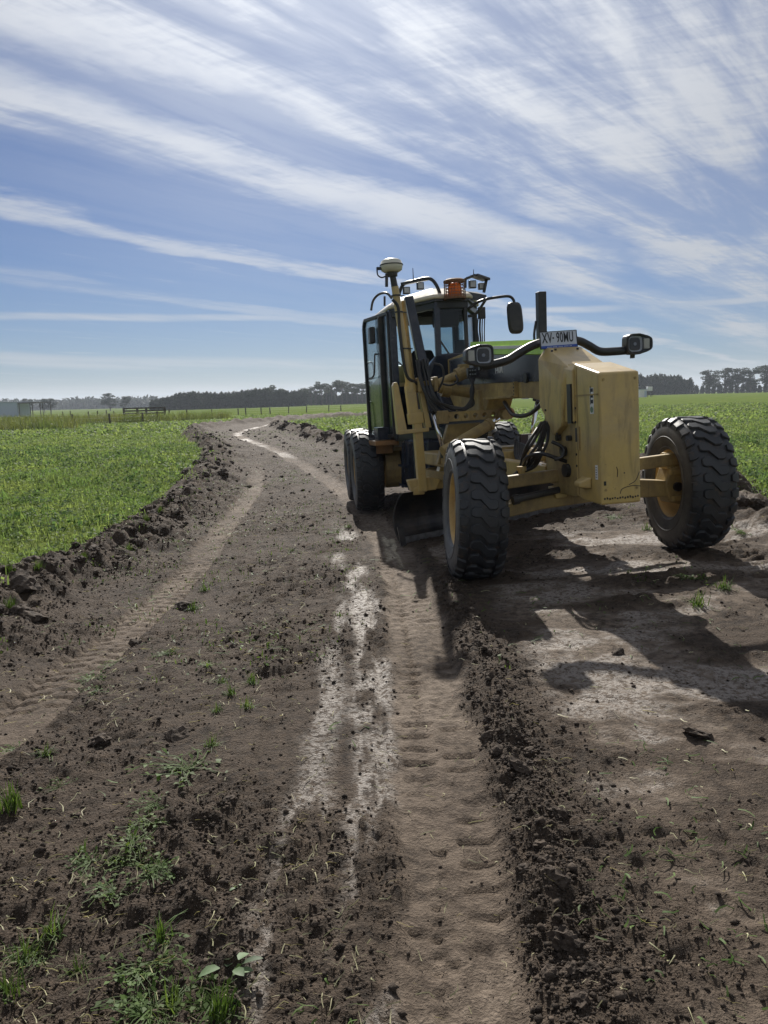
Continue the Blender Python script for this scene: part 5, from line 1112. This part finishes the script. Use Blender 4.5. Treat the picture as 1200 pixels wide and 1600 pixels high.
# litter: straw bits and torn green stems lying on the soil
def strips(n, seed, xr, yr, lmin, lmax, wid, dens):
    r = np.random.default_rng(seed); y = yr[0]*np.exp(r.uniform(0, math.log(yr[1]/yr[0]), n)); x = r.uniform(*xr, n)*(y+.6); z, mk = terrain(x, y); k_ = (mk['green'] < .5) & (r.uniform(size=n) < dens(x, y)); x, y, z = x[k_], y[k_], z[k_]; m_ = len(x)
    a = r.uniform(0, 6.28, m_); L = r.uniform(lmin, lmax, m_)*(.7+.05*y); w = wid*r.uniform(.6, 1.5, m_)*(.7+.09*y); bend = r.normal(0, .5, m_); V = []
    for t in (0, .33, .66, 1):
        ang = a+bend*t; cxx = x+np.cos(ang)*L*(t-.5); cyy = y+np.sin(ang)*L*(t-.5); zz_ = z+.006+.35*L*t*(1-t)*r.uniform(0, 1.2, m_)+.004*t*r.uniform(0, 4, m_); sx_, sy_ = -np.sin(ang)*w*(1-.5*t), np.cos(ang)*w*(1-.5*t)
        V += [np.stack([cxx-sx_, cyy-sy_, zz_], 1), np.stack([cxx+sx_, cyy+sy_, zz_+.002], 1)]
    V = np.stack(V, 1).reshape(-1, 3); b = 8*np.arange(m_)[:, None]; Q = np.concatenate([b+np.array([[0, 1, 3, 2]])+2*k2 for k2 in range(3)], 0); return V, Q
lefty = lambda x, y: np.where(x < -.12*y+.15, .9, .22)*(.25+.9*sstep(fbm(x*1.1, y*1.1, 3, 410), .42, .66))
V, Q = strips(6500, 411, (-.62, .62), (1.6, 13), .02, .085, .0016, lefty); tag(link('straw_litter', np_mesh('straw_litter', V, Q, 4), M_straw), 'pale straw bits scattered over the dark soil', 'straw', kind='stuff')
V, Q = strips(16000, 413, (-.62, .62), (1.6, 22), .02, .10, .0034, lambda x, y: np.where(x < -.10*y+.1, 1, .22)*sstep(fbm(x*.9, y*.9, 3, 415), .50, .66)); tag(link('grass_litter', np_mesh('grass_litter', V, Q, 4), M_weed), 'torn green stems and leaf scraps strewn on the cut soil', 'litter', kind='stuff')
# weeds left standing or torn up
def tuft_mesh(seed, n=70, L=.16, w=.0045, lay=.5):
    r = np.random.default_rng(seed); V = []; Q = []
    for i in range(n):
        a = r.uniform(0, 6.28); l = L*r.uniform(.45, 1.15); out = r.uniform(.1, 1)*lay; bx, by = r.normal(0, .025, 2); c_, s_ = cos(a), sin(a); b = len(V)
        for t in (0, .35, .7, 1):
            rad = l*out*t**1.5; hz = l*(t-out*.75*t*t); ww = w*(1-.8*t); V += [(bx+c_*rad-s_*ww, by+s_*rad+c_*ww, hz), (bx+c_*rad+s_*ww, by+s_*rad-c_*ww, hz)]
        Q += [(b, b+1, b+3, b+2), (b+2, b+3, b+5, b+4), (b+4, b+5, b+7, b+6)]
    return np_mesh('weed', np.array(V), np.array(Q), 4)
def leafy_mesh(seed, n=26, L=.06, W_=.022, spread=.10, hmax=.07):
    r = np.random.default_rng(seed); V = []; Q = []
    for i in range(n):
        a = r.uniform(0, 6.28); d = spread*r.uniform(0, 1)**.7; cx, cy, cz = d*cos(a), d*sin(a), r.uniform(.01, hmax); a2 = a+r.normal(0, .8); tilt = r.normal(.15, .45); l = L*r.uniform(.5, 1.2); ww = W_*r.uniform(.6, 1.2); c_, s_ = cos(a2), sin(a2); b = len(V)
        for t, k_ in ((0, .12), (.25, .8), (.6, 1.0), (.85, .6), (1, .05)):
            hz = cz+l*t*sin(tilt)-.35*l*t*t; up = .25*ww*k_; V += [(cx+c_*l*t-s_*ww*k_, cy+s_*l*t+c_*ww*k_, hz+up), (cx+c_*l*t, cy+s_*l*t, hz), (cx+c_*l*t+s_*ww*k_, cy+s_*l*t-c_*ww*k_, hz+up)]
        for j in range(4):
            p = b+3*j; Q += [(p, p+1, p+4, p+3), (p+1, p+2, p+5, p+4)]
    return np_mesh('weed', np.array(V), np.array(Q), 4)
def tangle_mesh(seed, ns=34, nl=34):
    # sprawling stems, each carrying small leaves
    r = np.random.default_rng(seed); V = []; Q = []
    for i in range(ns):
        a = r.uniform(0, 6.28); L = r.uniform(.06, .2); bx, by = r.normal(0, .02, 2); w = r.uniform(.0012, .0026); bend = r.normal(0, 1.0); up = r.uniform(.1, .5); b = len(V)
        for t in (0, .3, .6, 1):
            an = a+bend*t*.6; X_c = bx+cos(an)*L*t; Y_c = by+sin(an)*L*t; Z_c = .008+L*up*t*(1.25-t); V += [(X_c-sin(an)*w, Y_c+cos(an)*w, Z_c), (X_c+sin(an)*w, Y_c-cos(an)*w, Z_c+.001)]
        Q += [(b, b+1, b+3, b+2), (b+2, b+3, b+5, b+4), (b+4, b+5, b+7, b+6)]
        for j in range(3 if i % 2 else 1):
            t = r.uniform(.35, 1); an = a+bend*t*.6; px_ = bx+cos(an)*L*t; py_ = by+sin(an)*L*t; pz_ = .008+L*up*t*(1.25-t); a2 = an+r.normal(0, 1.0); l = r.uniform(.014, .034); ww = l*r.uniform(.28, .45); ti = r.normal(.1, .5); c_, s_ = cos(a2), sin(a2); b = len(V)
            V += [(px_, py_, pz_), (px_+c_*l*.5-s_*ww, py_+s_*l*.5+c_*ww, pz_+l*.5*ti+.2*ww), (px_+c_*l, py_+s_*l, pz_+l*ti-.15*l), (px_+c_*l*.5+s_*ww, py_+s_*l*.5-c_*ww, pz_+l*.5*ti+.2*ww)]; Q += [(b, b+1, b+2, b+3)]
    return np_mesh('weed', np.array(V), np.array(Q), 4)
TU = [tuft_mesh(i, 70) for i in range(3)]; LE = [tangle_mesh(10+i) for i in range(5)]; DO = leafy_mesh(33, 7, .085, .024, .045, .05); FL = [tuft_mesh(20+i, 45, .13, .004, 1.25) for i in range(2)]
def weed(px, py, kind, s, label, grp):
    s *= .62; p = gpx(px, py); me = {'t': TU, 'l': LE, 'f': FL, 'd': [DO]}[kind]; me = me[random.randrange(len(me))]
    o = bpy.data.objects.new('dock_plant' if kind == 'd' else ('grass_tuft' if kind in 'tf' else 'leafy_weed'), me); COL.objects.link(o)
    if not me.materials: me.materials.append(M_dock if kind == 'd' else M_weed)
    o.location = (p[0], p[1], H(p[0], p[1])-.005); o.rotation_euler = (random.uniform(-.2, .2), random.uniform(-.2, .2), random.uniform(0, 6.3)); o.scale = (s, s, s); tag(o, label, 'plant', grp)
weed(362, 1535, 'd', 1.25, 'broad pale dock leaves upturned on the dark soil', None)
weed(292, 1205, 'l', 1.9, 'flattened dark-leaved weed clump with shiny broad leaves', None)
weed(18, 1270, 't', 1.3, 'dense bright green grass tuft left standing alone in bare soil', None)
weed(372, 1395, 'd', .45, 'tiny pale two-leaved seedling in bare soil', None)
weed(345, 1590, 't', 1.0, 'green grass tuft growing under the dock leaves', None)
for (px, py, s) in ((245, 1262, 1.1), (236, 1290, 1.1), (226, 1315, 1.0), (205, 1335, 1.0), (190, 1350, .9), (218, 1355, 1.1), (245, 1362, 1.1), (232, 1378, 1.0), (175, 1405, 1.0), (140, 1350, 1.0)): weed(px, py, 'l', s, 'torn leafy weed in the straggling green line across the bare soil', 'weeds of the straggling green line')
for (px, py, s) in ((255, 1480, 1.6), (215, 1530, 1.5), (228, 1560, 1.6), (270, 1575, 1.7), (232, 1592, 1.6), (300, 1540, 1.2), (250, 1520, 1.4), (330, 1575, 1.4)): weed(px, py, random.choice('llf'), s*.78, 'lanky green weed sprawling beside the dock leaves', 'weeds around the dock leaves')
for (px, py, s) in ((145, 1055, 1.3), (150, 1075, 1.1), (60, 1490, .9), (120, 1520, .8), (345, 1065, 1.0), (360, 1085, 1.1), (385, 1105, 1.1), (395, 1065, 1.0), (340, 1110, .9), (320, 905, 1.4), (300, 935, 1.6), (325, 1040, 1.0), (70, 1180, 1.0), (25, 1170, .9), (90, 1230, .9), (330, 1165, 1.1), (80, 1470, 1.2), (40, 1500, 1.2), (130, 1330, .8), (15, 1560, 1.4), (440, 1010, .9), (260, 1010, 1.2), (180, 1020, 1.2)): weed(px, py, random.choice('fl'), s*.95, 'flattened tuft of torn grass lying on the loose soil', 'flattened torn tufts')
for (px, py, s) in ((1090, 970, 2.2), (1130, 950, 2.0), (1085, 935, 2.0), (960, 828, 1.8), (1010, 850, 1.8), (520, 826, 1.6), (545, 820, 1.6), (455, 850, 1.4), (1160, 870, 2.0)): weed(px, py, random.choice('fl'), s*.8, 'scrap of uprooted green sward left beside the grader', 'sward scraps beside the grader')
for (px, py, s) in ((228, 815, 2.2), (250, 800, 2.4), (200, 850, 2.0), (255, 770, 2.2), (130, 880, 2.0), (60, 905, 1.8), (20, 920, 2.0), (15, 955, 1.8)): weed(px, py, 't', s*.7, 'grass tuft rooted on the crest of the soil windrow', 'tufts on the pasture windrow')

# ------------------------------------------------------------------ air
hb_ = MB().box((0, 1400, 24), (5200, 5000, 60)); hz = hb_.build('haze', None)
hm = bpy.data.materials.new('air'); hm.use_nodes = True; N = NT(hm.node_tree); N.n.clear(); pv = N.new('ShaderNodeVolumePrincipled'); pv.inputs['Color'].default_value = (.80, .88, 1.0, 1); pv.inputs['Density'].default_value = .00027; pv.inputs['Anisotropy'].default_value = .2
ho = N.new('ShaderNodeOutputMaterial'); N.l.new(pv.outputs[0], ho.inputs['Volume']); hz.data.materials.append(hm); tag(hz, 'thin daylight haze over the far fields', 'haze', kind='stuff')
